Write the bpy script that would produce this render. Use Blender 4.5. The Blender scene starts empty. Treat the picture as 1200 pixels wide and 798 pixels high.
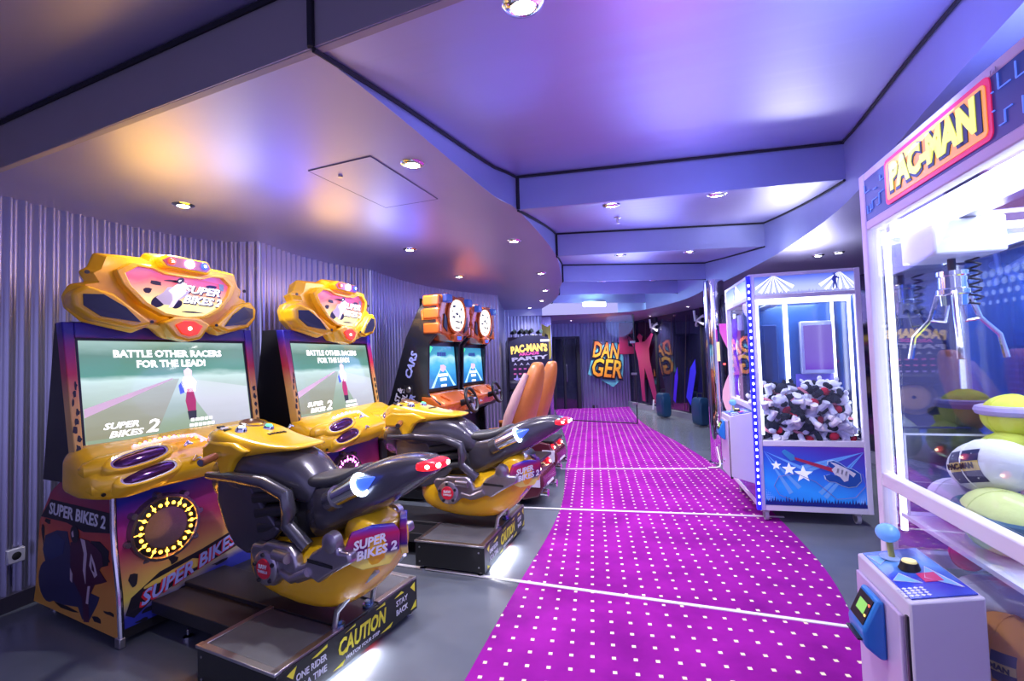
import bpy, bmesh, math, random
from mathutils import Matrix, Vector
random.seed(7)
S = bpy.context.scene
COL = S.collection
PI = math.pi
# ------------------------------------------------------------------ camera
cam_d = bpy.data.cameras.new('camera'); cam = bpy.data.objects.new('camera', cam_d); COL.objects.link(cam)
cam_d.sensor_width = 36.0; cam_d.lens = 550.0 / 1200.0 * 36.0; cam_d.clip_start = 0.02
cam.matrix_world = Matrix.Translation((0, 0, 1.5)) @ Matrix.Rotation(PI / 2 + math.radians(2.3), 4, 'X') @ Matrix.Rotation(math.radians(-1.75), 4, 'Z')
S.camera = cam
# ------------------------------------------------------------------ world and exposure
w = bpy.data.worlds.new('world'); S.world = w; w.use_nodes = True
bg = w.node_tree.nodes['Background']; bg.inputs[0].default_value = (0.46, 0.44, 0.90, 1); bg.inputs[1].default_value = 0.72
S.view_settings.view_transform = 'Standard'; S.view_settings.look = 'None'
S.view_settings.exposure = 0.6; S.view_settings.gamma = 1.0; S.view_settings.use_curve_mapping = False

DOWN_POWER = 72.0
# unseen coloured lamps added under the ceiling to tint it: (x, y, z), colour, power, size
FILL_LAMPS = [((-0.02, 2.55, 2.42), (0.12, 0.2, 1.0), 2.5, 0.3), ((0.75, 2.0, 2.15), (0.75, 0.25, 0.8), 6, 0.4), ((1.40, 1.75, 2.30), (0.2, 0.3, 1.0), 8, 0.4), ((1.3, 3.3, 2.30), (0.38, 0.34, 1.0), 11, 0.5), ((1.6, 5.3, 2.30), (0.32, 0.38, 1.0), 17, 0.6),
         ((1.8, 7.1, 2.3), (0.32, 0.40, 1.0), 18, 0.6), ((2.0, 8.6, 2.3), (0.34, 0.28, 1.0), 15, 0.6), ((1.6, 9.9, 2.3), (0.28, 0.42, 1.0), 12, 0.5)]

# ------------------------------------------------------------------ materials
MATS = {}
def mat(name, col, rough=0.5, metal=0.0, emit=None, es=0.0, spec=0.5, coat=0.0, noise=0.0, nscale=8.0, bump=0.0):
    if name in MATS: return MATS[name]
    m = bpy.data.materials.new(name); m.use_nodes = True; MATS[name] = m
    nt = m.node_tree; b = nt.nodes['Principled BSDF']
    c = tuple(col) + (1,)
    b.inputs['Base Color'].default_value = c
    b.inputs['Roughness'].default_value = rough; b.inputs['Metallic'].default_value = metal
    b.inputs['Specular IOR Level'].default_value = spec; b.inputs['Coat Weight'].default_value = coat
    b.inputs['Coat Roughness'].default_value = 0.08
    if emit is not None:
        b.inputs['Emission Color'].default_value = tuple(emit) + (1,); b.inputs['Emission Strength'].default_value = es
    tc = nt.nodes.new('ShaderNodeTexCoord'); nz = nt.nodes.new('ShaderNodeTexNoise'); nz.inputs['Scale'].default_value = nscale
    nz.inputs['Detail'].default_value = 3
    nt.links.new(tc.outputs['Object'], nz.inputs['Vector'])
    mx = nt.nodes.new('ShaderNodeMix'); mx.data_type = 'RGBA'; mx.blend_type = 'MULTIPLY'
    mr = nt.nodes.new('ShaderNodeMapRange'); mr.inputs[3].default_value = 1 - max(noise, 0.03); mr.inputs[4].default_value = 1 + max(noise, 0.03)
    nt.links.new(nz.outputs['Fac'], mr.inputs[0])
    mx.inputs[0].default_value = 1.0; mx.inputs[6].default_value = c
    nt.links.new(mr.outputs[0], mx.inputs[7]); nt.links.new(mx.outputs[2], b.inputs['Base Color'])
    if bump > 0:
        bp = nt.nodes.new('ShaderNodeBump'); bp.inputs['Strength'].default_value = bump; bp.inputs['Distance'].default_value = 0.01
        nt.links.new(nz.outputs['Fac'], bp.inputs['Height']); nt.links.new(bp.outputs['Normal'], b.inputs['Normal'])
    return m

def ramp_mat(name, axis, lo, hi, stops, rough=0.35, emit=0.0, noise=0.15, nscale=4.0, stretch=(1, 1, 1), spec=0.5, coat=0.3):
    """printed artwork: a colour ramp along an axis of the object, broken up by noise"""
    if name in MATS: return MATS[name]
    m = bpy.data.materials.new(name); m.use_nodes = True; MATS[name] = m
    nt = m.node_tree; b = nt.nodes['Principled BSDF']; L = nt.links.new
    tc = nt.nodes.new('ShaderNodeTexCoord')
    dt = nt.nodes.new('ShaderNodeVectorMath'); dt.operation = 'DOT_PRODUCT'; dt.inputs[1].default_value = axis
    L(tc.outputs['Object'], dt.inputs[0])
    mp = nt.nodes.new('ShaderNodeMapping'); mp.inputs['Scale'].default_value = stretch; L(tc.outputs['Object'], mp.inputs[0])
    nz = nt.nodes.new('ShaderNodeTexNoise'); nz.inputs['Scale'].default_value = nscale; nz.inputs['Detail'].default_value = 4; L(mp.outputs[0], nz.inputs['Vector'])
    mr = nt.nodes.new('ShaderNodeMapRange'); mr.clamp = False; mr.inputs[1].default_value = lo; mr.inputs[2].default_value = hi; L(dt.outputs['Value'], mr.inputs[0])
    ad = nt.nodes.new('ShaderNodeMath'); ad.operation = 'MULTIPLY_ADD'; ad.inputs[1].default_value = noise * 2; L(nz.outputs['Fac'], ad.inputs[0])
    sb = nt.nodes.new('ShaderNodeMath'); sb.operation = 'SUBTRACT'; sb.inputs[1].default_value = noise; L(mr.outputs[0], sb.inputs[0]); L(sb.outputs[0], ad.inputs[2])
    cr = nt.nodes.new('ShaderNodeValToRGB'); el = cr.color_ramp.elements
    while len(el) < len(stops): el.new(0.5)
    for e, (p, c) in zip(el, stops): e.position = p; e.color = tuple(c) + (1,)
    L(ad.outputs[0], cr.inputs[0])
    if emit > 0.5: b.inputs['Base Color'].default_value = (0.02, 0.02, 0.025, 1)      # a lit screen or backlit print is dark itself
    else: L(cr.outputs[0], b.inputs['Base Color'])
    b.inputs['Roughness'].default_value = rough; b.inputs['Specular IOR Level'].default_value = spec; b.inputs['Coat Weight'].default_value = coat
    if emit > 0:
        L(cr.outputs[0], b.inputs['Emission Color']); b.inputs['Emission Strength'].default_value = emit
    return m

def glass_mat(name, tint=(0.9, 0.92, 1.0), refl=1.0, base=0.03):
    if name in MATS: return MATS[name]
    m = bpy.data.materials.new(name); m.use_nodes = True; MATS[name] = m
    nt = m.node_tree; nt.nodes.clear(); L = nt.links.new
    out = nt.nodes.new('ShaderNodeOutputMaterial'); mx = nt.nodes.new('ShaderNodeMixShader')
    tr = nt.nodes.new('ShaderNodeBsdfTransparent'); tr.inputs[0].default_value = tuple(tint) + (1,)
    gl = nt.nodes.new('ShaderNodeBsdfGlossy'); gl.inputs['Roughness'].default_value = 0.02; gl.inputs[0].default_value = (refl, refl, refl, 1)
    lw = nt.nodes.new('ShaderNodeLayerWeight'); lw.inputs[0].default_value = 0.5      # Schlick's approximation, both faces of the thin pane alike
    pw = nt.nodes.new('ShaderNodeMath'); pw.operation = 'POWER'; pw.inputs[1].default_value = 4.0; L(lw.outputs['Facing'], pw.inputs[0])
    fr = nt.nodes.new('ShaderNodeMath'); fr.operation = 'MULTIPLY_ADD'; fr.inputs[1].default_value = 0.8; fr.inputs[2].default_value = base; L(pw.outputs[0], fr.inputs[0])
    L(fr.outputs[0], mx.inputs[0]); L(tr.outputs[0], mx.inputs[1]); L(gl.outputs[0], mx.inputs[2]); L(mx.outputs[0], out.inputs[0])
    return m

black = lambda: mat('black_plastic', (0.012, 0.012, 0.014), 0.35)
dark = lambda: mat('dark_steel', (0.03, 0.03, 0.036), 0.4, 0.3)
chrome = lambda: mat('chrome', (0.8, 0.8, 0.84), 0.12, 1.0)
satin = lambda: mat('satin_metal', (0.55, 0.54, 0.58), 0.32, 1.0)
white_paint = lambda: mat('white_lilac_paint', (0.78, 0.74, 0.86), 0.35)
yellow = lambda: mat('yellow_gloss_plastic', (0.92, 0.52, 0.012), 0.25, coat=0.5)
orange = lambda: mat('copper_orange_plastic', (0.72, 0.17, 0.025), 0.25, 0.25, coat=0.5)

# ------------------------------------------------------------------ mesh building
class MB:
    def __init__(s): s.v = []; s.f = []
    def add(s, vs, fs):
        n = len(s.v); s.v += [tuple(p) for p in vs]; s.f += [tuple(i + n for i in f) for f in fs]; return s
    def box(s, c, d, rot=None):
        vs = [Vector((x * d[0] / 2, y * d[1] / 2, z * d[2] / 2)) for x in (-1, 1) for y in (-1, 1) for z in (-1, 1)]
        if rot: 
            R = rot if isinstance(rot, Matrix) else Matrix.Rotation(rot, 3, 'Z')
            vs = [R @ p for p in vs]
        return s.add([p + Vector(c) for p in vs], [(0, 1, 3, 2), (4, 6, 7, 5), (0, 4, 5, 1), (2, 3, 7, 6), (0, 2, 6, 4), (1, 5, 7, 3)])
    def prism(s, poly, mp, d0, d1):
        """poly of (a, b), mp(a, b, d) -> 3D; extruded from d0 to d1"""
        n = len(poly)
        vs = [mp(a, b, d0) for a, b in poly] + [mp(a, b, d1) for a, b in poly]
        fs = [tuple(range(n)), tuple(range(2 * n - 1, n - 1, -1))] + [(i, (i + 1) % n, n + (i + 1) % n, n + i) for i in range(n)]
        return s.add(vs, fs)
    def loft(s, rings, caps=True):
        n = len(rings[0]); vs = [p for r in rings for p in r]; fs = []
        for k in range(len(rings) - 1):
            for i in range(n):
                j = (i + 1) % n; fs.append((k * n + i, k * n + j, (k + 1) * n + j, (k + 1) * n + i))
        if caps: fs += [tuple(range(n)), tuple(range((len(rings) - 1) * n, len(rings) * n))]
        return s.add(vs, fs)
    def tube(s, path, r, n=8, closed=False):
        P = [Vector(p) for p in path]; rings = []; m = len(P)
        rr = r if isinstance(r, (list, tuple)) else [r] * m
        prev = None
        for i in range(m):
            if closed: t = P[(i + 1) % m] - P[i - 1]
            else: t = P[min(i + 1, m - 1)] - P[max(i - 1, 0)]
            t.normalize()
            if prev is None:
                a = t.cross(Vector((0, 0, 1)))
                if a.length < 0.1: a = t.cross(Vector((1, 0, 0)))
            else: a = prev - t * prev.dot(t)
            a.normalize(); prev = a; b = t.cross(a)
            rings.append([P[i] + (a * math.cos(2 * PI * k / n) + b * math.sin(2 * PI * k / n)) * rr[i] for k in range(n)])
        if closed: rings.append(rings[0])
        return s.loft(rings, not closed)
    def lathe(s, prof, n=20, M=None):
        """prof of (r, z) around Z, then transformed by M"""
        rings = []
        for r, z in prof:
            ring = [Vector((max(r, 1e-4) * math.cos(2 * PI * k / n), max(r, 1e-4) * math.sin(2 * PI * k / n), z)) for k in range(n)]
            rings.append([M @ p for p in ring] if M is not None else ring)
        return s.loft(rings)
    def ball(s, c, r, nu=12, nv=8, R=None):
        rings = []
        for j in range(1, nv):
            t = PI * j / nv
            ring = [Vector((r[0] * math.sin(t) * math.cos(2 * PI * k / nu), r[1] * math.sin(t) * math.sin(2 * PI * k / nu), r[2] * math.cos(t))) for k in range(nu)]
            if R is not None: ring = [R @ p for p in ring]
            rings.append([p + Vector(c) for p in ring])
        return s.loft(rings)
    def build(s, name, m, parent=None, smooth=False, bevel=0.0, sub=0, seg=2, angle=40):
        me = bpy.data.meshes.new(name); me.from_pydata(s.v, [], s.f)
        bm = bmesh.new(); bm.from_mesh(me); bmesh.ops.recalc_face_normals(bm, faces=bm.faces); bm.to_mesh(me); bm.free()
        me.materials.append(m)
        o = bpy.data.objects.new(name, me); COL.objects.link(o)
        if parent is not None: o.parent = parent
        if bevel > 0:
            b = o.modifiers.new('bevel', 'BEVEL'); b.width = bevel; b.segments = seg; b.limit_method = 'ANGLE'; b.angle_limit = math.radians(30)
        if sub > 0:
            u = o.modifiers.new('sub', 'SUBSURF'); u.levels = sub; u.render_levels = sub
        if smooth or bevel > 0 or sub > 0:
            me.shade_smooth()
            if not sub: me.set_sharp_from_angle(angle=math.radians(angle))
        return o

def sring(v, zlo, zhi, hw, c=0.0, p=0.7, n=16, topw=1.0):
    """super-ellipse ring in the plane x = v: z from zlo to zhi, half width hw around y = c"""
    zc, hh = (zlo + zhi) / 2, (zhi - zlo) / 2; R = []
    for k in range(n):
        a = 2 * PI * k / n; ca, sa = math.cos(a), math.sin(a)
        y = hw * math.copysign(abs(ca) ** p, ca); z = hh * math.copysign(abs(sa) ** p, sa)
        R.append((v, c + y * (topw if sa > 0.1 else 1.0), zc + z))
    return R

def tag(o, label=None, cat=None, group=None, kind=None):
    if label: o['label'] = label
    if cat: o['category'] = cat
    if group: o['group'] = group
    if kind: o['kind'] = kind
    return o
def empty(name, loc=(0, 0, 0), rz=0.0, label=None, cat=None, group=None, kind=None):
    o = bpy.data.objects.new(name, None); COL.objects.link(o); o.location = loc; o.rotation_euler = (0, 0, rz); o.empty_display_size = 0.1
    return tag(o, label, cat, group, kind)
def copy_tree(o, parent=None):
    c = o.copy(); COL.objects.link(c); c.parent = parent
    for ch in list(o.children): copy_tree(ch, c)
    return c
def child_copy(o, parent, loc=None, rot=None):
    c = o.copy(); COL.objects.link(c); c.parent = parent
    if loc is not None: c.location = loc
    if rot is not None: c.rotation_euler = rot
    return c

# planes of a machine: x = v (towards the player), y = u (across), z up
FRONT = lambda v: (lambda a, b, d: (v + d, a, b))        # faces +x, a = y, b = z
SIDE = lambda u: (lambda a, b, d: (a, u - d, b))         # faces -y, a = x, b = z
LEFTF = lambda v: (lambda a, b, d: (v - d, a, b))        # faces -x, a = y, b = z

def text(s, name, m, parent, size, M, shear=0.0, bold=0.0, width=None, depth=0.002, align='CENTER', space=1.0, arc=0.0):
    """lettering as mesh; M maps text x, y, z into the parent's frame"""
    cu = bpy.data.curves.new('t', 'FONT'); cu.body = s; cu.size = size; cu.shear = shear; cu.offset = bold * size * 1.8; cu.extrude = depth / 2
    cu.align_x = align; cu.align_y = 'CENTER'; cu.resolution_u = 2; cu.space_character = space
    t = bpy.data.objects.new('t', cu); COL.objects.link(t)
    dg = bpy.context.evaluated_depsgraph_get(); me = bpy.data.meshes.new_from_object(t.evaluated_get(dg))
    bpy.data.objects.remove(t); bpy.data.curves.remove(cu)
    if len(me.vertices):
        xs = [v.co.x for v in me.vertices]
        k = width / (max(xs) - min(xs)) if width else 1.0
        for v in me.vertices:
            x = v.co.x * k
            q = Vector((x, v.co.y - arc * x * x, v.co.z)); v.co = M(q) if callable(M) else M @ q
    me.materials.clear(); me.materials.append(m); me.name = name
    o = bpy.data.objects.new(name, me); COL.objects.link(o); o.parent = parent
    return o
def face_m(o, right, up):
    """text frame: origin, right direction and up direction"""
    r = Vector(right).normalized(); u = Vector(up); u = (u - r * u.dot(r)).normalized(); n = r.cross(u)
    return Matrix(((r.x, u.x, n.x, o[0]), (r.y, u.y, n.y, o[1]), (r.z, u.z, n.z, o[2]), (0, 0, 0, 1)))
def area(name, loc, direction, col, power, sx, sy, parent=None):
    l = bpy.data.lights.new(name, 'AREA'); l.shape = 'RECTANGLE'; l.size = sx; l.size_y = sy; l.energy = power; l.color = col
    o = bpy.data.objects.new(name, l); COL.objects.link(o); o.location = loc; o.rotation_euler = Vector(direction).to_track_quat('-Z', 'Y').to_euler()
    if parent is not None: o.parent = parent
    return o
def point(name, loc, col, power, r=0.05, parent=None):
    l = bpy.data.lights.new(name, 'POINT'); l.energy = power; l.color = col; l.shadow_soft_size = r
    o = bpy.data.objects.new(name, l); COL.objects.link(o); o.location = loc
    if parent is not None: o.parent = parent
    return o
# ------------------------------------------------------------------ the room
ZS, ZT, ZR = 2.66, 2.92, 2.50          # left soffit, top of the saw-tooth panels, right and far soffit
m_ceil = mat('ceiling_satin_paint', (0.42, 0.41, 0.64), 0.46, 0.75, noise=0.05, nscale=1.5)
m_fascia = mat('fascia_paint', (0.36, 0.40, 0.62), 0.42, 0.5, noise=0.04)
m_gap = mat('shadow_gap', (0.01, 0.01, 0.02), 0.8)
m_floor = mat('floor_vinyl', (0.12, 0.135, 0.17), 0.25, noise=0.25, nscale=2.2, bump=0.02)
m_wall = mat('corrugated_steel', (0.40, 0.39, 0.55), 0.32, 0.85, noise=0.06, nscale=1.0)

floor = tag(MB().box((0.8, 6.5, -0.05), (11, 17.8, 0.1)).build('floor', m_floor), 'grey vinyl arcade floor', kind='structure')

# carpet with printed cream dots
def carpet_mat():
    m = bpy.data.materials.new('magenta_dotted_carpet'); m.use_nodes = True; nt = m.node_tree; L = nt.links.new; b = nt.nodes['Principled BSDF']
    tc = nt.nodes.new('ShaderNodeTexCoord'); mp = nt.nodes.new('ShaderNodeMapping'); mp.vector_type = 'TEXTURE'; mp.inputs['Rotation'].default_value = (0, 0, math.radians(-9.6))
    mp.inputs['Scale'].default_value = (0.105, 0.108, 1); L(tc.outputs['Object'], mp.inputs[0])
    sp = nt.nodes.new('ShaderNodeSeparateXYZ'); L(mp.outputs[0], sp.inputs[0]); prev = None
    for ax in (0, 1):
        fr = nt.nodes.new('ShaderNodeMath'); fr.operation = 'FRACT'; L(sp.outputs[ax], fr.inputs[0])
        sb = nt.nodes.new('ShaderNodeMath'); sb.operation = 'SUBTRACT'; sb.inputs[1].default_value = 0.5; L(fr.outputs[0], sb.inputs[0])
        ab = nt.nodes.new('ShaderNodeMath'); ab.operation = 'ABSOLUTE'; L(sb.outputs[0], ab.inputs[0])
        lt = nt.nodes.new('ShaderNodeMath'); lt.operation = 'LESS_THAN'; lt.inputs[1].default_value = 0.095; L(ab.outputs[0], lt.inputs[0])
        if prev is not None:
            mu = nt.nodes.new('ShaderNodeMath'); mu.operation = 'MULTIPLY'; L(lt.outputs[0], mu.inputs[0]); L(prev.outputs[0], mu.inputs[1]); prev = mu
        else: prev = lt
    nz = nt.nodes.new('ShaderNodeTexNoise'); nz.inputs['Scale'].default_value = 3.0; nz.inputs['Detail'].default_value = 6; L(tc.outputs['Object'], nz.inputs['Vector'])
    cr = nt.nodes.new('ShaderNodeValToRGB'); cr.color_ramp.elements[0].position = 0.3; cr.color_ramp.elements[0].color = (0.20, 0.005, 0.215, 1)
    cr.color_ramp.elements[1].position = 0.7; cr.color_ramp.elements[1].color = (0.33, 0.012, 0.325, 1); L(nz.outputs['Fac'], cr.inputs[0])
    mx = nt.nodes.new('ShaderNodeMix'); mx.data_type = 'RGBA'; L(prev.outputs[0], mx.inputs[0]); L(cr.outputs[0], mx.inputs[6]); mx.inputs[7].default_value = (0.92, 0.76, 0.52, 1)
    L(mx.outputs[2], b.inputs['Base Color']); b.inputs['Roughness'].default_value = 0.9; b.inputs['Specular IOR Level'].default_value = 0.1
    n2 = nt.nodes.new('ShaderNodeTexNoise'); n2.inputs['Scale'].default_value = 350; L(tc.outputs['Object'], n2.inputs['Vector'])
    bp = nt.nodes.new('ShaderNodeBump'); bp.inputs['Strength'].default_value = 0.35; bp.inputs['Distance'].default_value = 0.004; L(n2.outputs['Fac'], bp.inputs['Height']); L(bp.outputs[0], b.inputs['Normal'])
    return m
cl = [(-1.0, -1.5), (-0.75, 0.3), (-0.42, 1.7), (-0.27, 2.26), (-0.0, 3.2), (0.27, 4.09), (0.48, 4.99), (0.66, 6.33), (0.88, 8.02), (1.03, 10.57), (1.2, 13.9)]
cr_ = [(0.75, -1.5), (1.0, 0.3), (1.45, 1.7), (1.66, 2.26), (2.05, 3.15), (2.30, 4.08), (2.48, 4.99), (2.66, 6.33), (2.77, 8.02), (2.85, 10.57), (3.4, 13.9)]
def spl(P, n=8):
    out = []
    for i in range(len(P) - 1):
        p0, p1, p2, p3 = [Vector(P[min(max(j, 0), len(P) - 1)]) for j in (i - 1, i, i + 1, i + 2)]
        for k in range(n):
            t = k / n
            out.append(0.5 * ((2 * p1) + (p2 - p0) * t + (2 * p0 - 5 * p1 + 4 * p2 - p3) * t * t + (3 * p1 - p0 - 3 * p2 + p3) * t ** 3))
    out.append(Vector(P[-1])); return out
A, B = spl(cl), spl(cr_); n = len(A); mb = MB()
mb.add([(p.x, p.y, 0.006) for p in A] + [(p.x, p.y, 0.006) for p in B] + [(p.x, p.y, 0.0) for p in A] + [(p.x, p.y, 0.0) for p in B],
       [(i, n + i, n + i + 1, i + 1) for i in range(n - 1)] + [(i, i + 1, 2 * n + i + 1, 2 * n + i) for i in range(n - 1)] + [(n + i, 3 * n + i, 3 * n + i + 1, n + i + 1) for i in range(n - 1)])
tag(mb.build('carpet', carpet_mat()), 'magenta carpet runner with small cream square dots', 'carpet')
# white strips across the floor
m_strip = mat('white_strip', (0.85, 0.82, 0.86), 0.4)
strip_txt = ['nearest white strip, crossing the floor from the first motorcycle', 'white strip crossing the floor to the guitar claw machine corner', 'farthest white strip crossing the carpet to the chrome column']
for i, (a, b) in enumerate([((-0.98, 3.57), (1.90, 2.54)), ((-0.15, 4.83), (2.40, 4.29)), ((0.45, 6.40), (2.48, 6.15))]):
    a, b = Vector(a), Vector(b); d = b - a
    o = MB().box((0, 0, 0.008), (d.length, 0.026, 0.006)).build('trim_%d' % (i + 1), m_strip); o.location = ((a.x + b.x) / 2, (a.y + b.y) / 2, 0); o.rotation_euler = (0, 0, math.atan2(d.y, d.x))
    tag(o, strip_txt[i], kind='structure')

# corrugated walls that run out to a cusp between the bays
def corr(name, pts, z0, z1, label, per=0.078, amp=0.016, flip=1, n=4):
    P = spl(pts, 6); L = [0]
    for i in range(1, len(P)): L.append(L[-1] + (P[i] - P[i - 1]).length)
    tot = L[-1]; N = int(tot / per * 8); mb = MB(); vs = []
    for k in range(N + 1):
        s = tot * k / N; i = 0
        while i < len(P) - 2 and L[i + 1] < s: i += 1
        t = (s - L[i]) / max(L[i + 1] - L[i], 1e-6); p = P[i].lerp(P[i + 1], t); d = (P[i + 1] - P[i]).normalized(); nn = Vector((d.y, -d.x)) * flip
        ph = (s / per) % 1.0; q = max(-1, min(1, 1.25 * math.cos(2 * PI * ph)))
        p = p + nn * amp * q; vs.append(p)
    m = len(vs)
    mb.add([(p.x, p.y, z0) for p in vs] + [(p.x, p.y, z1) for p in vs], [(i, i + 1, m + i + 1, m + i) for i in range(m - 1)])
    o = mb.build(name, m_wall, smooth=True, angle=80); return tag(o, label, kind='structure')
WA = [(-3.62, -1.0), (-3.5, 1.2), (-3.36, 2.5), (-3.27, 3.0), (-3.12, 3.5), (-2.88, 4.02), (-2.60, 4.27), (-2.31, 4.30)]
WB = [(-2.31, 4.30), (-2.22, 4.90), (-2.0, 5.40), (-1.72, 5.74)]
WC = [(-1.72, 5.74), (-1.55, 6.5), (-1.18, 7.35), (-0.72, 7.95), (-0.23, 8.42)]
WD = [(-0.23, 8.42), (-0.22, 9.6), (-0.16, 10.9)]
WE = [(-0.16, 10.9), (0.3, 10.95), (0.70, 11.0)]
corr('wall_left', WA, 0, 2.96, 'corrugated steel wall behind the nearest motorcycle game')
corr('wall_left', WB, 0, ZS, 'corrugated steel wall behind the second motorcycle game')
corr('wall_left', WC, 0, ZS, 'corrugated steel wall behind the twin car racing games')
mbw = MB(); mbw.add([(x, y, z) for z in (0, ZS) for x, y in WD], [(0, 1, 4, 3), (1, 2, 5, 4)])
tag(mbw.build('wall_left', m_wall), 'smooth metal return wall beside the tall party cabinet', kind='structure')
corr('wall_left', WE, 0, ZS, 'corrugated steel wall above the tall party cabinet')
# baseboard
def baseboard(name, pts, label, off=0.03):
    P = spl(pts, 4); mb = MB(); N = len(P)
    Q = []
    for i in range(N):
        d = (P[min(i + 1, N - 1)] - P[max(i - 1, 0)]).normalized(); Q.append(P[i] + Vector((d.y, -d.x)) * off)
    mb.add([(p.x, p.y, 0) for p in Q] + [(p.x, p.y, 0.10) for p in Q] + [(p.x, p.y, 0.10) for p in P], [(i, i + 1, N + i + 1, N + i) for i in range(N - 1)] + [(N + i, N + i + 1, 2 * N + i + 1, 2 * N + i) for i in range(N - 1)])
    tag(mb.build(name, mat('dark_baseboard', (0.035, 0.03, 0.05), 0.45)), label, kind='structure')
baseboard('baseboard_left', WA, 'dark baseboard behind the nearest motorcycle game'); baseboard('baseboard_left', WB, 'dark baseboard behind the second motorcycle game')
baseboard('baseboard_left', WC, 'dark baseboard behind the car games')

# ceiling: saw-tooth panels in a well between a left soffit and a lower right soffit
LE = [(-0.70, 1.67), (-0.49, 2.2), (-0.11, 3.25), (0.07, 3.6), (0.36, 4.58), (0.53, 5.3), (0.62, 5.85), (0.79, 7.11), (0.82, 7.81), (0.88, 8.55), (0.86, 9.6), (0.72, 10.9)]
RE = [(0.55, -2.0), (1.05, 0.2), (1.32, 0.82), (1.78, 1.95), (2.31, 3.16), (2.62, 4.2), (2.81, 5.11), (2.97, 6.3), (3.05, 7.28), (3.17, 8.3), (3.12, 9.3), (2.9, 10.3), (2.45, 10.75), (1.6, 10.9), (0.72, 10.9)]
RS = [((-0.70, 1.67), (1.32, 0.82)), ((0.07, 3.6), (2.31, 3.16)), ((0.53, 5.3), (2.81, 5.11)), ((0.79, 7.11), (3.05, 7.28)), ((0.88, 8.55), (3.17, 8.85)), ((0.86, 9.85), (2.95, 10.25))]
ceil = empty('ceiling', (0, 0, 0), 0, 'stepped satin metal ceiling with soffits', None, None, 'structure')
def spline_between(P, a, b):
    """points of a dense curve between the nearest points to a and b"""
    D = spl(P, 8); i = min(range(len(D)), key=lambda k: (D[k] - Vector(a)).length); j = min(range(len(D)), key=lambda k: (D[k] - Vector(b)).length)
    return [Vector(a)] + D[i + 1:j] + [Vector(b)]
def strip_mesh(P, z0, z1): 
    n = len(P); f = lambda z, i: z[i] if isinstance(z, list) else z
    return MB().add([(p.x, p.y, f(z0, i)) for i, p in enumerate(P)] + [(p.x, p.y, f(z1, i)) for i, p in enumerate(P)], [(i, i + 1, n + i + 1, n + i) for i in range(n - 1)])
def panel_z(k, p):
    """height of saw-tooth panel k at point p"""
    a, b = Vector(RS[k][0]), Vector(RS[k][1])
    if k + 1 < len(RS): c, d = Vector(RS[k + 1][0]), Vector(RS[k + 1][1])
    else: c, d = a + Vector((-0.05, 1.3)), b + Vector((-0.4, 1.2))
    def dist(q, s, e): 
        t = (e - s).normalized(); w_ = q - s; return abs(t.x * w_.y - t.y * w_.x)
    da, dc = dist(p, a, b), dist(p, c, d); return ZS + (ZT - ZS) * da / max(da + dc, 1e-6)
NS = 12
for k in range(len(RS)):
    a, b = RS[k]
    if k + 1 < len(RS): c, d = RS[k + 1]
    else: c, d = (0.72, 10.9), (2.45, 10.75)
    Lp = spline_between(LE, a, c); Rp = spline_between(RE, b, d)
    # resample both sides
    def resamp(P, n):
        L = [0]
        for i in range(1, len(P)): L.append(L[-1] + (P[i] - P[i - 1]).length)
        out = []
        for q in range(n + 1):
            s = L[-1] * q / n; i = 0
            while i < len(P) - 2 and L[i + 1] < s: i += 1
            out.append(P[i].lerp(P[i + 1], (s - L[i]) / max(L[i + 1] - L[i], 1e-6)))
        return out
    Lq, Rq = resamp(Lp, NS), resamp(Rp, NS)
    zl = [ZS + (ZT - ZS) * i / NS for i in range(NS + 1)]
    mb = MB().add([(p.x, p.y, zl[i]) for i, p in enumerate(Lq)] + [(p.x, p.y, zl[i]) for i, p in enumerate(Rq)], [(i, i + 1, NS + 2 + i, NS + 1 + i) for i in range(NS)])
    mb.build('ceiling_panel', m_ceil, ceil)
    # fascias beside the panel: left one rises from the soffit, right one hangs down to the lower soffit
    strip_mesh(Lq, ZS, zl).build('fascia', m_fascia, ceil, smooth=True)
    strip_mesh(Rq, ZR, [z for z in zl]).build('fascia', m_fascia, ceil, smooth=True)
    # dark shadow gaps along the fascia tops
    mg = MB()
    mg.tube([(p.x + 0.008, p.y, zl[i] - 0.008) for i, p in enumerate(Lq)], 0.011, 5)
    mg.build('shadow_gap', m_gap, ceil)
    mg = MB(); mg.tube([(p.x - 0.008, p.y, zl[i] - 0.008) for i, p in enumerate(Rq)], 0.009, 5); mg.build('shadow_gap', m_gap, ceil)
for k in range(len(RS)):
    a, b = Vector(RS[k][0]), Vector(RS[k][1])
    if k == 0: a = Vector((-3.45, 2.847))
    d = (b - a).normalized(); nn = Vector((-d.y, d.x)); 
    rs_ = MB(); P = [a, b, b + nn * 0.03, a + nn * 0.03]
    rs_.prism([(p.x, p.y) for p in P], lambda x, y, z: (x, y, z), ZS - 0.002, ZT + 0.02); rs_.build('riser', m_fascia if k else mat('riser_grey', (0.34, 0.31, 0.34), 0.5, 0.2), ceil)
    MB().tube([(a.x - nn.x * 0.008, a.y - nn.y * 0.008, ZT - 0.008), (b.x - nn.x * 0.008, b.y - nn.y * 0.008, ZT - 0.008)], 0.013, 5).build('shadow_gap', m_gap, ceil)
    e = a + d * 0.012 if k else Vector((-0.70, 1.67)) - d * 0.0
    MB().tube([(e.x - nn.x * 0.004, e.y - nn.y * 0.004, ZS), (e.x - nn.x * 0.004, e.y - nn.y * 0.004, ZT)], 0.014, 5).build('shadow_gap', m_gap, ceil)
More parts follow.
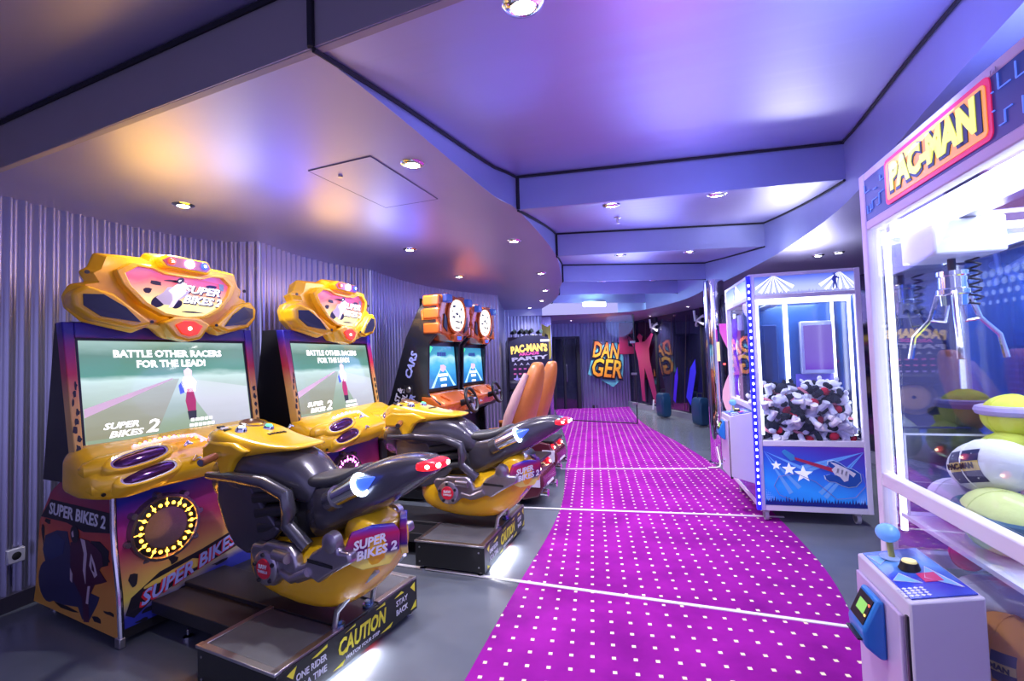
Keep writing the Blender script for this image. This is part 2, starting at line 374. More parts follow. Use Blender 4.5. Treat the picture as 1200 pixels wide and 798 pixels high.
# near bay, above and behind the camera
MB().add([(-3.45, 2.847, ZT), (1.32, 0.82, ZT), (0.55, -2.0, ZS), (-3.7, -0.7, ZS)], [(0, 1, 2, 3)]).build('ceiling_panel', m_ceil, ceil)
Rn = spline_between(RE, (0.55, -2.0), (1.32, 0.82))
strip_mesh(Rn, ZR, ZT).build('fascia', m_fascia, ceil)
# left soffit
def poly_plane(P, z):
    mb = MB(); mb.add([(p[0], p[1], z) for p in P], [tuple(range(len(P)))]); return mb
lw = [tuple(p) for p in (spl(WA[3:], 4) + spl(WB, 4)[1:] + spl(WC, 4)[1:])] + [(-0.22, 9.6), (-0.16, 10.9), (-0.16, 11.2), (0.72, 11.2)]
le = [tuple(p) for p in spl(LE, 4)]
lw = [(-3.5, 2.868)] + [(p[0] - 0.05, p[1]) for p in lw[1:]] 
o = poly_plane(le + lw[::-1], ZS).build('soffit', m_ceil, ceil)
# right and far soffit
re_ = [tuple(p) for p in spl(RE, 4)]
o = poly_plane(re_ + [(-0.3, 10.9), (-0.3, 15.5), (4.2, 15.5), (5.6, 4.5), (5.6, -2.2), (0.55, -2.2)], ZR).build('soffit', m_ceil, ceil)
strip_mesh([Vector((-0.3, 10.9)), Vector((0.72, 10.9))], ZR, ZS).build('fascia', m_fascia, ceil)
# access hatch in the left soffit
hq = [(-1.18, 2.75), (-0.76, 2.58), (-0.50, 3.30), (-0.91, 3.45)]
hm = MB(); hc = Vector((sum(p[0] for p in hq) / 4, sum(p[1] for p in hq) / 4))
hm.prism([(p[0], p[1]) for p in hq], lambda x, y, z: (x, y, z), ZS - 0.004, ZS - 0.001); 
h = hm.build('hatch', m_ceil, ceil)
for i in range(4):
    a, b = hq[i], hq[(i + 1) % 4]; MB().tube([(a[0], a[1], ZS - 0.002), (b[0], b[1], ZS - 0.002)], 0.0035, 5).build('hatch_seam', mat('hatch_seam', (0.12, 0.11, 0.2), 0.5), h)
MB().lathe([(0.0, 0), (0.014, 0), (0.014, -0.012), (0.0, -0.014)], 12, Matrix.Translation((-1.02, 2.83, ZS - 0.003))).build('hatch_lock', satin(), h, smooth=True)

# right side: raked dark window wall
m_win = mat('dark_window_glass', (0.012, 0.012, 0.035), 0.06, spec=0.9)
WP = [(3.45, 14.35), (3.78, 12.3), (4.13, 10.2), (4.6, 7.2), (4.95, 4.6), (5.1, 1.8), (5.1, -1.5)]
for i in range(len(WP) - 1):
    a, b = Vector(WP[i]), Vector(WP[i + 1]); d = (b - a).normalized(); nn = Vector((-d.y, d.x)) * -1
    win = empty('window_%d' % (i + 1), (a.x, a.y, 0), math.atan2(d.y, d.x), ['dark window bay at the far end beside the graffiti wall', 'dark window bay left of the chrome column with a magenta figure', 'dark window bay behind the chrome column', 'dark window bay behind the guitar claw machine', 'dark window bay on the right beyond the claw machines', 'dark window bay nearest the camera on the right'][i], None, None, 'structure')
    Ln = (b - a).length
    MB().box((Ln / 2, 0.02, (0.14 + ZR) / 2), (Ln - 0.03, 0.02, ZR - 0.14)).build('pane', m_win, win)
    MB().box((Ln / 2, -0.02, 0.07), (Ln, 0.12, 0.14)).build('window_sill', mat('grey_sill', (0.22, 0.22, 0.28), 0.4), win)
    MB().box((0, 0, ZR / 2), (0.03, 0.06, ZR)).build('mullion', dark(), win)
    for z in (0.32, 2.22):          # clamp brackets holding the glass
        br = MB()
        br.tube([(0, -0.16, z - 0.24 if z < 1 else z + 0.22), (0, -0.14, z), (0, -0.02, z)], 0.026, 8)
        for sx in (-1, 1):
            for sz in (-1, 1): br.tube([(0, -0.1, z), (sx * 0.11, -0.06, z + sz * 0.07), (sx * 0.15, -0.02, z + sz * 0.09)], [0.025, 0.025, 0.04], 8)
        br.build('glass_clamp', mat('clamp_silver', (0.75, 0.75, 0.82), 0.3, 0.3), win, smooth=True)
    if i in (0, 1, 2):              # raked stiffening rods in front of the glass
        for q in (0.3, 0.62): MB().tube([(Ln * q, -0.03, 0.2), (Ln * (q + 0.12), -0.03, 2.4)], 0.008, 6).build('rod', mat('rod_brown', (0.12, 0.08, 0.07), 0.4, 0.5), win)
# floor of the back and closing walls
tag(MB().box((1.9, 15.4, 1.25), (5, 0.1, 2.5)).build('wall_back', mat('back_dark', (0.02, 0.02, 0.03), 0.4)), 'dark wall beyond the doorway', kind='structure')
FW = [(1.98, 13.95), (2.45, 13.75), (3.0, 13.9), (3.5, 14.15)]
corr('wall_far', FW, 0, ZR, 'corrugated far wall carrying orange graffiti lettering', per=0.11, amp=0.025)
corr('wall_far', [(0.55, 13.7), (1.3, 13.78), (1.98, 13.85)], 2.12, ZR, 'corrugated strip above the dark doorway', per=0.11, amp=0.025)
corr('wall_far', [(0.3, 13.5), (0.8, 13.6), (1.22, 13.75)], 0, 2.12, 'corrugated wall left of the dark doorway', per=0.11, amp=0.025)
dr = empty('door_1', (1.22, 13.72, 0), math.radians(8), 'dark glass doorway in the far wall', None, None, 'structure')
MB().box((0.36, 0.06, 1.05), (0.68, 0.02, 2.08)).build('pane', m_win, dr)
for x in (0.0, 0.30, 0.72): MB().box((x, 0.02, 1.06), (0.05 if x != 0.72 else 0.10, 0.08, 2.12)).build('door_frame', dark(), dr)
MB().box((0.36, 0.02, 2.09), (0.78, 0.08, 0.06)).build('door_frame', dark(), dr)
MB().tube([(0.35, -0.02, 0.8), (0.35, -0.05, 0.85), (0.35, -0.05, 1.25), (0.35, -0.02, 1.3)], 0.012, 6).build('door_handle', satin(), dr)
MB().box((1.2, -0.1, 0.045), (0.25, 0.03, 0.09)).build('threshold', dark(), dr)
# ------------------------------------------------------------------ ceiling lamps
m_lens = mat('lamp_lens', (1, 1, 1), 0.3, emit=(1.0, 0.95, 0.9), es=40.0)
def downlight(x, y, z, label, group, power=1.0, r=0.055, n=None, col=(0.96, 0.94, 1.0)):
    t = empty('downlight', (x, y, z), 0, label, 'downlight', group)
    if n is not None: t.rotation_euler = Vector(n).to_track_quat('Z', 'Y').to_euler()
    MB().lathe([(r * 0.72, -0.001), (r * 0.72, -0.010), (r * 0.80, -0.014), (r * 1.1, -0.010), (r * 1.28, -0.001)], 24).build('trim_ring', chrome(), t, smooth=True)
    MB().lathe([(0.0, -0.004), (r * 0.70, -0.003), (r * 0.70, -0.001), (0, -0.001)], 20).build('lens', m_lens, t)
    l = bpy.data.lights.new('lamp', 'SPOT'); l.energy = DOWN_POWER * power; l.color = col; l.spot_size = math.radians(118); l.spot_blend = 0.8; l.shadow_soft_size = 0.04
    o = bpy.data.objects.new('lamp', l); COL.objects.link(o); o.parent = t; o.location = (0, 0, -0.03)
    return t
for x, y, lb in [(-0.55, 2.70, 'bright downlight in the soffit beside the access hatch'), (-2.29, 3.27, 'downlight above the marquee of the nearest motorcycle game'),
                 (-1.02, 4.77, 'downlight above the second motorcycle game'), (-0.70, 6.41, 'downlight above the twin car games'),
                 (0.05, 4.55, 'nearest downlight along the curved soffit edge'), (0.42, 6.34, 'second downlight along the curved soffit edge'),
                 (0.59, 7.95, 'third downlight along the curved soffit edge'), (0.62, 9.35, 'fourth downlight along the curved soffit edge'), (0.42, 10.6, 'farthest downlight of the left soffit, by the party cabinet')]:
    downlight(x, y, ZS, lb, 'downlights in the left soffit')
def pn(k):
    a, b, c = [Vector((*RS[k][0], ZS)), Vector((*RS[k][1], ZS)), Vector((*RS[k + 1][0], ZT))]; n_ = (b - a).cross(c - a).normalized(); return n_ if n_.z > 0 else -n_
for k, x, y, lb in [(0, 0.07, 1.51, 'large downlight at the top edge in the nearest ceiling bay'), (1, 0.81, 3.63, 'left downlight in the second ceiling bay'), (1, 1.55, 3.43, 'right downlight in the second ceiling bay'),
                    (2, 1.31, 5.50, 'left downlight in the third ceiling bay'), (2, 2.11, 5.45, 'right downlight in the third ceiling bay'), (3, 1.45, 7.4, 'left downlight in the fourth ceiling bay'), (3, 2.3, 7.5, 'right downlight in the fourth ceiling bay'), (4, 2.35, 9.0, 'downlight in the fifth ceiling bay')]:
    downlight(x, y, panel_z(k, Vector((x, y))) - 0.004, lb, 'downlights in the stepped ceiling bays', n=pn(k), power=0.9)
for x, y, lb, pw in [(3.72, 9.84, 'downlight in the right soffit behind the chrome column', 1), (3.53, 11.9, 'downlight in the far soffit before the dark window', 1.5), (2.75, 13.1, 'downlight in front of the graffiti wall', 2.2), (1.6, 12.6, 'downlight in front of the dark doorway', 2.0),
                     (3.39, 4.80, 'right one of the paired downlights over the guitar claw machine', 0.7), (3.26, 4.92, 'left one of the paired downlights over the guitar claw machine', 0.7)]:
    downlight(x, y, ZR, lb, 'downlights in the right soffit', power=pw, r=0.045)
# sprinkler head
sp = empty('sprinkler', (1.01, 4.29, panel_z(1, Vector((1.01, 4.29))) - 0.003), 0, 'small chrome sprinkler head in the second ceiling bay', 'sprinkler')
MB().lathe([(0.0, 0), (0.035, 0), (0.03, -0.008), (0, -0.01)], 16).build('rosette', satin(), sp, smooth=True)
MB().lathe([(0.012, -0.008), (0.012, -0.035), (0.004, -0.05), (0.02, -0.055), (0.0, -0.057)], 12).build('nozzle', satin(), sp, smooth=True)
# exit light on the far riser
ex = empty('exit_light', (1.78, 9.98, 2.62), math.radians(10.5), 'bright white emergency light box hanging in the far ceiling bay', 'light')
MB().box((0, 0, 0), (0.50, 0.05, 0.09)).build('housing', mat('exit_white', (0.8, 0.95, 0.92), 0.4, emit=(0.75, 1.0, 0.95), es=5), ex, bevel=0.006)
MB().box((0, 0.01, 0.065), (0.46, 0.03, 0.05)).build('bracket', satin(), ex)
point('lamp', (0, -0.15, -0.03), (0.5, 1.0, 0.95), 8, 0.08, ex)
# unseen coloured fill lamps, added for the glow on ceiling and fascias
for i, (p, c, pw, sz) in enumerate(FILL_LAMPS):
    point('fill_lamp', p, c, pw, 0.35)

# ------------------------------------------------------------------ far end of the arcade
# graffiti
gr = empty('graffiti', (2.72, 13.68, 1.35), math.radians(9), 'orange and yellow graffiti lettering with black outline on the far wall', 'graffiti')
g_y = ramp_mat('graffiti_orange', (0, 0, 1), -0.5, 0.5, [(0, (0.9, 0.22, 0.02)), (0.5, (0.95, 0.55, 0.03)), (1, (0.85, 0.16, 0.03))], 0.5, noise=0.2, nscale=5)
g_k = mat('graffiti_black', (0.015, 0.01, 0.02), 0.5)
g_t = mat('graffiti_teal', (0.12, 0.42, 0.48), 0.6)
MB().prism([(-0.55, -0.35), (-0.4, 0.2), (-0.2, 0.45), (0.35, 0.55), (0.55, 0.1), (0.5, -0.5), (0.2, -0.75), (-0.2, -0.5)], lambda a, b, d: (a, d, b), 0.03, 0.035).build('paint_halo', g_t, gr)
for s, z, wd, sz in (('DAN', 0.30, 0.80, 0.62), ('GER', -0.22, 0.92, 0.72)):
    M_ = face_m((0, 0, z), (1, 0, -0.12), (0.12, 0, 1))
    text(s, 'outline', g_k, gr, sz, M_ @ Matrix.Translation((0, 0, 0.0)), bold=0.055, width=wd + 0.1, shear=0.1)
    text(s, 'lettering', g_y, gr, sz, M_ @ Matrix.Translation((0, 0, 0.015)), bold=0.012, width=wd, shear=0.1)
rp = empty('red_panel', (3.30, 13.55, 0), 0, 'dark red hanging panel at the end of the graffiti wall', 'panel')
MB().prism([(-0.2, 1.55), (0.22, 1.55), (0.22, 1.75), (0.05, 1.78), (0.05, 2.1), (0.22, 2.15), (0.22, 2.46), (-0.2, 2.46)], lambda a, b, d: (a, d, b), 0, 0.03).build('board', mat('dark_red', (0.25, 0.01, 0.05), 0.4), rp, bevel=0.004)
MB().tube([(0, 0.015, 2.46), (0, 0.015, 2.5)], 0.01).build('hanger', dark(), rp)

# glass partition
gp = empty('glass_partition', (0.98, 11.45, 0), math.atan2(10.34 - 11.45, 2.69 - 0.98), 'clear glass partition across the far carpet', 'partition')
GL = math.hypot(1.71, 1.11)
for x0, x1 in ((0.0, GL * 0.5), (GL * 0.5, GL)):
    MB().box(((x0 + x1) / 2, 0, 1.22), (x1 - x0 - 0.01, 0.012, 2.38)).build('pane', glass_mat('partition_glass', (0.86, 0.88, 0.95)), gp)
MB().box((GL / 2, 0, 0.016), (GL, 0.03, 0.018)).build('floor_rail', dark(), gp)
MB().box((GL, 0, 1.22), (0.018, 0.03, 2.4)).build('edge_post', dark(), gp)
for z in (0.45, 1.1, 1.8): MB().box((GL - 0.03, 0, z), (0.12, 0.04, 0.05)).build('clamp', satin(), gp, bevel=0.004)

# column with yellow graffiti
cg = empty('graffiti_column', (0.80, 11.3, 0), 0, 'mirror clad column with yellow and black graffiti behind the orange seats', 'column')
MB().box((0, 0, 1.25), (0.30, 0.26, 2.49)).build('shaft', mat('mirror_clad', (0.35, 0.35, 0.5), 0.12, 0.9), cg, bevel=0.01)
MB().prism([(-0.13, 1.55), (-0.05, 1.45), (0.02, 1.6), (0.10, 1.35), (0.13, 1.6), (0.13, 2.3), (0.05, 2.25), (-0.13, 2.35)], lambda a, b, d: (a, -0.131 - d, b), 0, 0.003).build('yellow_paint', mat('mustard', (0.55, 0.45, 0.07), 0.5), cg)
MB().prism([(-0.03, 1.8), (0.05, 1.75), (0.06, 2.05), (-0.01, 2.1)], lambda a, b, d: (a, -0.135 - d, b), 0, 0.003).build('dark_paint', g_k, cg)
MB().prism([(-0.12, 1.15), (0.0, 1.3), (0.11, 1.2), (0.12, 1.5), (0.0, 1.42), (-0.1, 1.55)], lambda a, b, d: (a, -0.135 - d, b), 0, 0.003).build('dark_paint', mat('navy_paint', (0.03, 0.06, 0.2), 0.5), cg)

# chrome column near the guitar claw machine
cc = empty('chrome_column', (2.80, 6.45, 0), 0, 'mirror polished chrome column beside the guitar claw machine', 'column')
MB().lathe([(0.13, 0.0), (0.13, 2.5)], 40).build('shaft', mat('mirror_chrome', (0.72, 0.70, 0.80), 0.06, 1.0, noise=0.1, nscale=3, bump=0.25), cc, smooth=True)
MB().lathe([(0.13, 0.0), (0.16, 0.0), (0.16, 0.02), (0.131, 0.03)], 40).build('collar', chrome(), cc, smooth=True)
MB().box((-0.03, -0.135, 1.52), (0.035, 0.02, 0.26)).build('switch_plate', mat('warm_plate', (0.9, 0.75, 0.35), 0.4, emit=(1, 0.8, 0.4), es=0.4), cc, bevel=0.003)
for z, x in ((0.98, 0.03), (0.99, 0.075), (1.35, 0.05)): MB().ball((x, -0.125, z), (0.013, 0.013, 0.013)).build('indicator', mat('red_led', (0.9, 0.03, 0.03), 0.3, emit=(1, 0.05, 0.05), es=5), cc, smooth=True)
cb = MB().tube([(2.50, 6.16, 0.018), (2.60, 6.15, 0.018), (2.65, 6.17, 0.020), (2.675, 6.20, 0.05), (2.68, 6.24, 0.14), (2.675, 6.28, 0.26)], 0.010, 8).build('cable', mat('white_cable', (0.85, 0.83, 0.86), 0.4), smooth=True)
tag(cb, 'white cable curling up the foot of the chrome column', 'cable')

# magenta figure printed on the window, with raised arms
wdir = (Vector(WP[2]) - Vector(WP[1])).normalized(); fo = Vector(WP[1]).lerp(Vector(WP[0]), 0.02)
fg = empty('figure_decal', (3.72, 12.25, 0), math.atan2(wdir.y, wdir.x), 'flat magenta figure with raised arms on the dark window', 'decal')
def person_poly(armup=True):
    h = [(0.0, 0.0), (0.06, 0.0), (0.10, 0.42), (0.16, 0.78), (0.20, 0.42), (0.24, 0.0), (0.31, 0.0), (0.30, 0.5), (0.29, 0.95), (0.31, 1.20), (0.44, 1.52), (0.41, 1.55), (0.26, 1.38), (0.20, 1.37), (0.20, 1.42), (0.23, 1.50), (0.17, 1.58), (0.11, 1.50), (0.14, 1.42), (0.14, 1.37), (0.06, 1.38), (-0.08, 1.55), (-0.11, 1.52), (0.03, 1.20), (0.05, 0.95), (0.03, 0.5)]
    return h
MB().prism([(a * 3.0 - 0.75 - 0.35 * b, 0.25 + b * 1.18) for a, b in person_poly()], lambda a, b, d: (a, -0.05 - d, b), 0, 0.006).build('silhouette', mat('magenta_film', (0.22, 0.015, 0.08), 0.4, emit=(0.5, 0.02, 0.15), es=0.06), fg)
for i, (x, sc, c, lb) in enumerate([(0.95, 0.5, (0.05, 0.01, 0.6), 'small painted violet reflection on the dark window behind the column'), (1.55, 0.85, (0.03, 0.02, 0.62), 'large painted blue slanted reflection on the dark window by the column')]):
    q = empty('blue_reflection', (3.72, 12.25, 0), math.atan2(wdir.y, wdir.x), lb, 'decal')  # reflections of machines in the glass, drawn as flat glowing shapes
    MB().prism([(x, 0.42 + 0.1 * i), (x + 0.2 * sc, 0.35), (x + 0.52 * sc, 0.75 + 0.4 * sc), (x + 0.5 * sc, 0.95 + 0.5 * sc), (x + 0.25 * sc, 0.75 + 0.5 * sc)], lambda a, b, d: (a, -0.05 - d, b), 0, 0.006).build('reflection_shape', mat('reflection_blue_%d' % i, c, 0.4, emit=c, es=0.22), q)
for i, (x, y, lb) in enumerate([(3.55, 11.2, 'teal rounded case standing under the magenta figure window'), (3.85, 9.75, 'teal rounded case nearest the chrome column')]):
    q = empty('rounded_case', (x, y, 0), math.radians(-75), lb, 'case', 'teal cases by the dark window')  # solid stand-in for a teal box shape beside the window
    MB().loft([sring(-0.16, 0.05, 0.50, 0.10, p=0.5), sring(-0.12, 0.02, 0.60, 0.13, p=0.5), sring(0.12, 0.02, 0.60, 0.13, p=0.5), sring(0.16, 0.05, 0.50, 0.10, p=0.5)]).build('shell', mat('teal_case', (0.01, 0.05, 0.12), 0.3), q, smooth=True, bevel=0.01)
    MB().box((-0.165, 0, 0.36), (0.01, 0.10, 0.10)).build('badge', mat('teal_badge', (0.25, 0.7, 0.85), 0.4, emit=(0.2, 0.7, 0.9), es=0.6), q, bevel=0.003)
    MB().tube([(0.0, -0.06, 0.59), (0.0, -0.06, 0.68), (0.0, 0.06, 0.68), (0.0, 0.06, 0.59)], 0.012).build('handle', dark(), q, smooth=True)
# socket on the corrugated wall
ws = empty('wall_socket', (-3.228, 3.06, 0.34), math.radians(-17), 'small grey wall socket low on the corrugated wall at far left', 'socket')
MB().box((0, 0, 0), (0.03, 0.09, 0.09)).build('plate', mat('socket_grey', (0.5, 0.5, 0.58), 0.4), ws, bevel=0.006)
MB().lathe([(0.0, 0.017), (0.022, 0.017), (0.026, 0.014)], 14, Matrix.Rotation(PI / 2, 4, 'Y')).build('outlet', dark(), ws, smooth=True)
# ------------------------------------------------------------------ motorcycle racing game
art_side = ramp_mat('art_side', (0.12, 0, 1), 0.0, 0.9, [(0, (0.75, 0.36, 0.05)), (0.3, (0.72, 0.30, 0.05)), (0.5, (0.62, 0.09, 0.04)), (0.72, (0.35, 0.02, 0.06)), (1, (0.12, 0.01, 0.10))], 0.35, noise=0.10, nscale=5)
art_front = ramp_mat('art_front', (0, -0.15, 1), 0.0, 0.86, [(0, (0.03, 0.04, 0.30)), (0.16, (0.03, 0.04, 0.36)), (0.27, (0.75, 0.62, 0.10)), (0.42, (0.62, 0.26, 0.10)), (0.55, (0.45, 0.03, 0.10)), (0.74, (0.33, 0.02, 0.22)), (0.86, (0.02, 0.03, 0.40)), (1, (0.02, 0.03, 0.42))], 0.35, noise=0.06, nscale=4)
art_bezel = ramp_mat('art_bezel', (0, 0, 1), 1.05, 1.80, [(0, (0.80, 0.50, 0.12)), (0.35, (0.80, 0.45, 0.12)), (0.6, (0.62, 0.03, 0.06)), (0.78, (0.35, 0.02, 0.16)), (0.9, (0.03, 0.02, 0.28)), (1, (0.02, 0.02, 0.35))], 0.3, noise=0.08, nscale=6)
art_marq = ramp_mat('art_marquee', (0, 0, 1), 1.83, 2.16, [(0, (0.95, 0.75, 0.25)), (0.3, (1.0, 0.80, 0.35)), (0.5, (0.95, 0.42, 0.25)), (0.75, (0.75, 0.10, 0.20)), (1, (0.35, 0.08, 0.35))], 0.3, emit=0.95, noise=0.12, nscale=7)
art_screen = ramp_mat('screen_race', (0, 0, 1), 1.10, 1.69, [(0, (0.26, 0.34, 0.24)), (0.25, (0.32, 0.42, 0.36)), (0.48, (0.46, 0.58, 0.56)), (0.60, (0.55, 0.72, 0.70)), (0.68, (0.10, 0.28, 0.22)), (0.85, (0.12, 0.24, 0.18)), (1, (0.30, 0.45, 0.40))], 0.12, emit=0.85, noise=0.16, nscale=3.5, stretch=(1, 0.6, 2.2))
m_white_e = mat('screen_white', (0.9, 0.9, 0.95), 0.4, emit=(1, 1, 1), es=1.0)
m_white_p = mat('print_white', (0.75, 0.76, 0.85), 0.35)
m_bluep = mat('print_lightblue', (0.35, 0.42, 0.85), 0.3)
m_redp = mat('print_red', (0.7, 0.02, 0.05), 0.35)
m_inkp = mat('print_black', (0.012, 0.01, 0.02), 0.4)
m_navy = mat('print_navy', (0.03, 0.03, 0.10), 0.4)
m_bikeg = mat('bike_graphite', (0.10, 0.095, 0.12), 0.26, 0.5, coat=0.4)
m_tail_e = mat('tail_red', (0.8, 0.01, 0.03), 0.25, emit=(1.0, 0.02, 0.03), es=0.7)
m_led_w = mat('led_warm', (1, 0.8, 0.5), 0.3, emit=(1.0, 0.75, 0.45), es=9)
m_led_o = mat('led_orange', (1, 0.5, 0.05), 0.3, emit=(1.0, 0.42, 0.03), es=7)
m_led_v = mat('led_violet', (0.8, 0.2, 1.0), 0.3, emit=(0.75, 0.15, 1.0), es=7)
m_ring_w = mat('ring_white_glow', (0.8, 0.9, 1.0), 0.3, emit=(0.65, 0.8, 1.0), es=6)
m_blue_g = mat('blue_glow', (0.05, 0.10, 0.8), 0.25, emit=(0.05, 0.15, 1.0), es=0.7)
m_castg = mat('cast_silver', (0.42, 0.38, 0.44), 0.28, 0.9, noise=0.1, nscale=12)

def rider_art(parent, o, right, s, mats, lean=0.0):
    """flat printed motorcycle and rider, built from a few filled outlines in a plane"""
    r = Vector(right); O = Vector(o); nrm = r.cross(Vector((0, 0, 1)))
    mp = lambda a, b, d: O + r * (a * s) + Vector((0, 0, b * s)) + nrm * d
    def circ(cx, cy, rad, n=20): return [(cx + rad * math.cos(2 * PI * k / n), cy + rad * math.sin(2 * PI * k / n)) for k in range(n)]
    L = [('bike_print', mats[0], circ(-0.34, 0.22, 0.23) , 0.0), ('bike_print', mats[0], circ(0.28, 0.16, 0.16), 0.0),
         ('bike_print', mats[3] if len(mats) > 3 else mats[0], [(-0.5, 0.35), (-0.35, 0.55), (-0.3, 0.75), (-0.05, 0.80), (0.05, 0.6), (0.3, 0.62), (0.5, 0.78), (0.44, 0.5), (0.25, 0.3), (0.2, 0.1), (-0.15, 0.12)], 0.0008),
         ('rider_print', mats[1], [(-0.22, 0.62), (-0.1, 0.85), (0.08, 1.0), (0.26, 0.95), (0.34, 0.7), (0.3, 0.45), (0.22, 0.3), (0.2, 0.05), (0.05, 0.02), (0.06, 0.3), (-0.05, 0.5)], 0.0016),
         ('helmet_print', mats[0], circ(0.0, 1.03, 0.12), 0.0024),
         ('stripe_print', mats[2], [(0.08, 0.98), (0.16, 0.98), (0.2, 0.75), (0.12, 0.45), (0.17, 0.2), (0.12, 0.18), (0.06, 0.45), (0.14, 0.75)], 0.0024),
         ('stripe_print', mats[2], [(0.22, 0.9), (0.27, 0.85), (0.36, 0.6), (0.28, 0.45), (0.24, 0.5), (0.3, 0.62)], 0.0024),
         ('visor_print', mats[2], [(-0.06, 1.04), (0.02, 1.06), (0.0, 0.99), (-0.05, 0.98)], 0.0032)]
    for nme, m, P, d in L: MB().prism([(a + lean * b, b) for a, b in P], mp, 0.0 + d, 0.0012 + d).build(nme, m, parent)

def splats(parent, mp, rects, m, seed, nm='ink_splash'):
    rnd = random.Random(seed)
    for (a, b, w_, h_) in rects:
        n = 9; P = []
        for k in range(n):
            t = 2 * PI * k / n; rr = rnd.uniform(0.45, 1.0); P.append((a + w_ * rr * math.cos(t), b + h_ * rr * math.sin(t)))
        MB().prism(P, mp, 0.0, 0.0012).build(nm, m, parent)

def make_bike_game(label):
    T = empty('motorcycle_game', (0, 0, 0), 0, label, 'arcade game', 'motorcycle arcade games')
    W, C = 0.87, 0.435
    # ---- lower cabinet
    prof = [(0.0, 0.04), (-0.02, 0.27), (-0.07, 0.50), (-0.085, 0.62), (-0.09, 0.80), (-0.10, 0.88), (-0.62, 0.88), (-0.81, 0.76), (-0.95, 0.57), (-1.0, 0.13), (-1.02, 0.06)]
    body = MB().prism(prof, SIDE(0), 0.0, -W).build('cabinet_body', black(), T)
    sp_ = MB().prism(prof, SIDE(0), 0.003, 0.0005).build('side_art', art_side, T)
    MB().prism(prof, SIDE(W), -0.003, -0.0005).build('side_art', art_side, T)
    fp = MB()
    z_ = [0.09, 0.27, 0.50, 0.62, 0.80, 0.86]; vx = lambda z: (0.0 + (-0.02) * (z - 0.04) / 0.23) if z < 0.27 else (-0.02 - 0.05 * (z - 0.27) / 0.23 if z < 0.5 else (-0.07 - 0.015 * (z - 0.5) / 0.12 if z < 0.62 else -0.085 - 0.01 * (z - 0.62) / 0.2))
    fp.add([(vx(z) + 0.004, u, z) for z in z_ for u in (0.015, 0.76)], [(2 * i, 2 * i + 1, 2 * i + 3, 2 * i + 2) for i in range(len(z_) - 1)])
    fpo = fp.build('front_art', art_front, T)
    MB().tube([(p[0] + 0.004, -0.004, p[1]) for p in prof[:5]], 0.014, 8).build('corner_trim', chrome(), T, smooth=True)
    MB().box((-0.005, -0.004, 0.03), (0.05, 0.03, 0.05)).build('corner_foot', satin(), T, bevel=0.004)
    for x, y in ((-0.12, 0.08), (-0.9, 0.06), (-0.9, 0.8), (-0.12, 0.8)): MB().lathe([(0.008, 0.045), (0.008, 0.02), (0.025, 0.012), (0.025, 0.0)], 10, Matrix.Translation((x, y, 0))).build('levelling_foot', satin(), T, smooth=True)
    circ_ = lambda cx, cy, r, n=18: [(cx + r * math.cos(2 * PI * k / n), cy + r * math.sin(2 * PI * k / n)) for k in range(n)]
    m_plum = mat('rider_plum', (0.07, 0.012, 0.04), 0.4); m_pg = mat('print_pinkgrey', (0.6, 0.5, 0.58), 0.4); m_dblue = mat('print_deepblue', (0.02, 0.035, 0.14), 0.4)
    for nm, m_, P, d in (('wheel_print', m_navy, circ_(-0.83, 0.215, 0.125), 0.0), ('bike_print', m_navy, [(-0.86, 0.32), (-0.9, 0.4), (-0.87, 0.49), (-0.72, 0.54), (-0.59, 0.55), (-0.55, 0.45), (-0.51, 0.35), (-0.41, 0.24), (-0.22, 0.23), (-0.24, 0.19), (-0.33, 0.08), (-0.41, 0.07), (-0.46, 0.13), (-0.64, 0.11), (-0.82, 0.11), (-0.93, 0.16)], 0.0008),
                         ('fairing_print', m_dblue, [(-0.86, 0.47), (-0.72, 0.52), (-0.62, 0.49), (-0.64, 0.41), (-0.8, 0.35), (-0.89, 0.38)], 0.0016), ('seat_print', m_inkp, [(-0.32, 0.53), (-0.22, 0.54), (-0.12, 0.5), (-0.13, 0.42), (-0.2, 0.40)], 0.0012),
                         ('rider_print', m_plum, [(-0.55, 0.49), (-0.44, 0.53), (-0.34, 0.53), (-0.2, 0.48), (-0.18, 0.42), (-0.22, 0.38), (-0.14, 0.33), (-0.2, 0.31), (-0.27, 0.29), (-0.34, 0.2), (-0.33, 0.07), (-0.39, 0.06), (-0.41, 0.19), (-0.51, 0.27), (-0.55, 0.36)], 0.0020),
                         ('stripe_print', m_pg, [(-0.43, 0.53), (-0.38, 0.525), (-0.355, 0.45), (-0.37, 0.36), (-0.37, 0.28), (-0.40, 0.35), (-0.39, 0.45)], 0.0030), ('stripe_print', m_pg, [(-0.31, 0.46), (-0.27, 0.41), (-0.24, 0.35), (-0.27, 0.33), (-0.33, 0.39)], 0.0030), ('stripe_print', m_plum, [(-0.30, 0.42), (-0.275, 0.385), (-0.27, 0.36), (-0.30, 0.37)], 0.0036),
                         ('stripe_print', m_pg, [(-0.345, 0.27), (-0.32, 0.275), (-0.34, 0.17), (-0.365, 0.17)], 0.0030), ('stripe_print', m_pg, [(-0.55, 0.34), (-0.52, 0.31), (-0.525, 0.26), (-0.55, 0.27)], 0.0030), ('helmet_print', m_inkp, circ_(-0.50, 0.545, 0.05), 0.0030), ('visor_print', m_pg, [(-0.535, 0.55), (-0.515, 0.565), (-0.505, 0.53), (-0.525, 0.525)], 0.0040)):
        MB().prism(P, SIDE(-0.0032), d, d + 0.001).build(nm, m_, sp_)
    MB().prism([(-0.93, 0.60), (-0.80, 0.72), (-0.1, 0.71), (-0.1, 0.60), (-0.4, 0.57), (-0.6, 0.60)], SIDE(-0.0035), 0, 0.001).build('title_band', m_inkp, sp_)
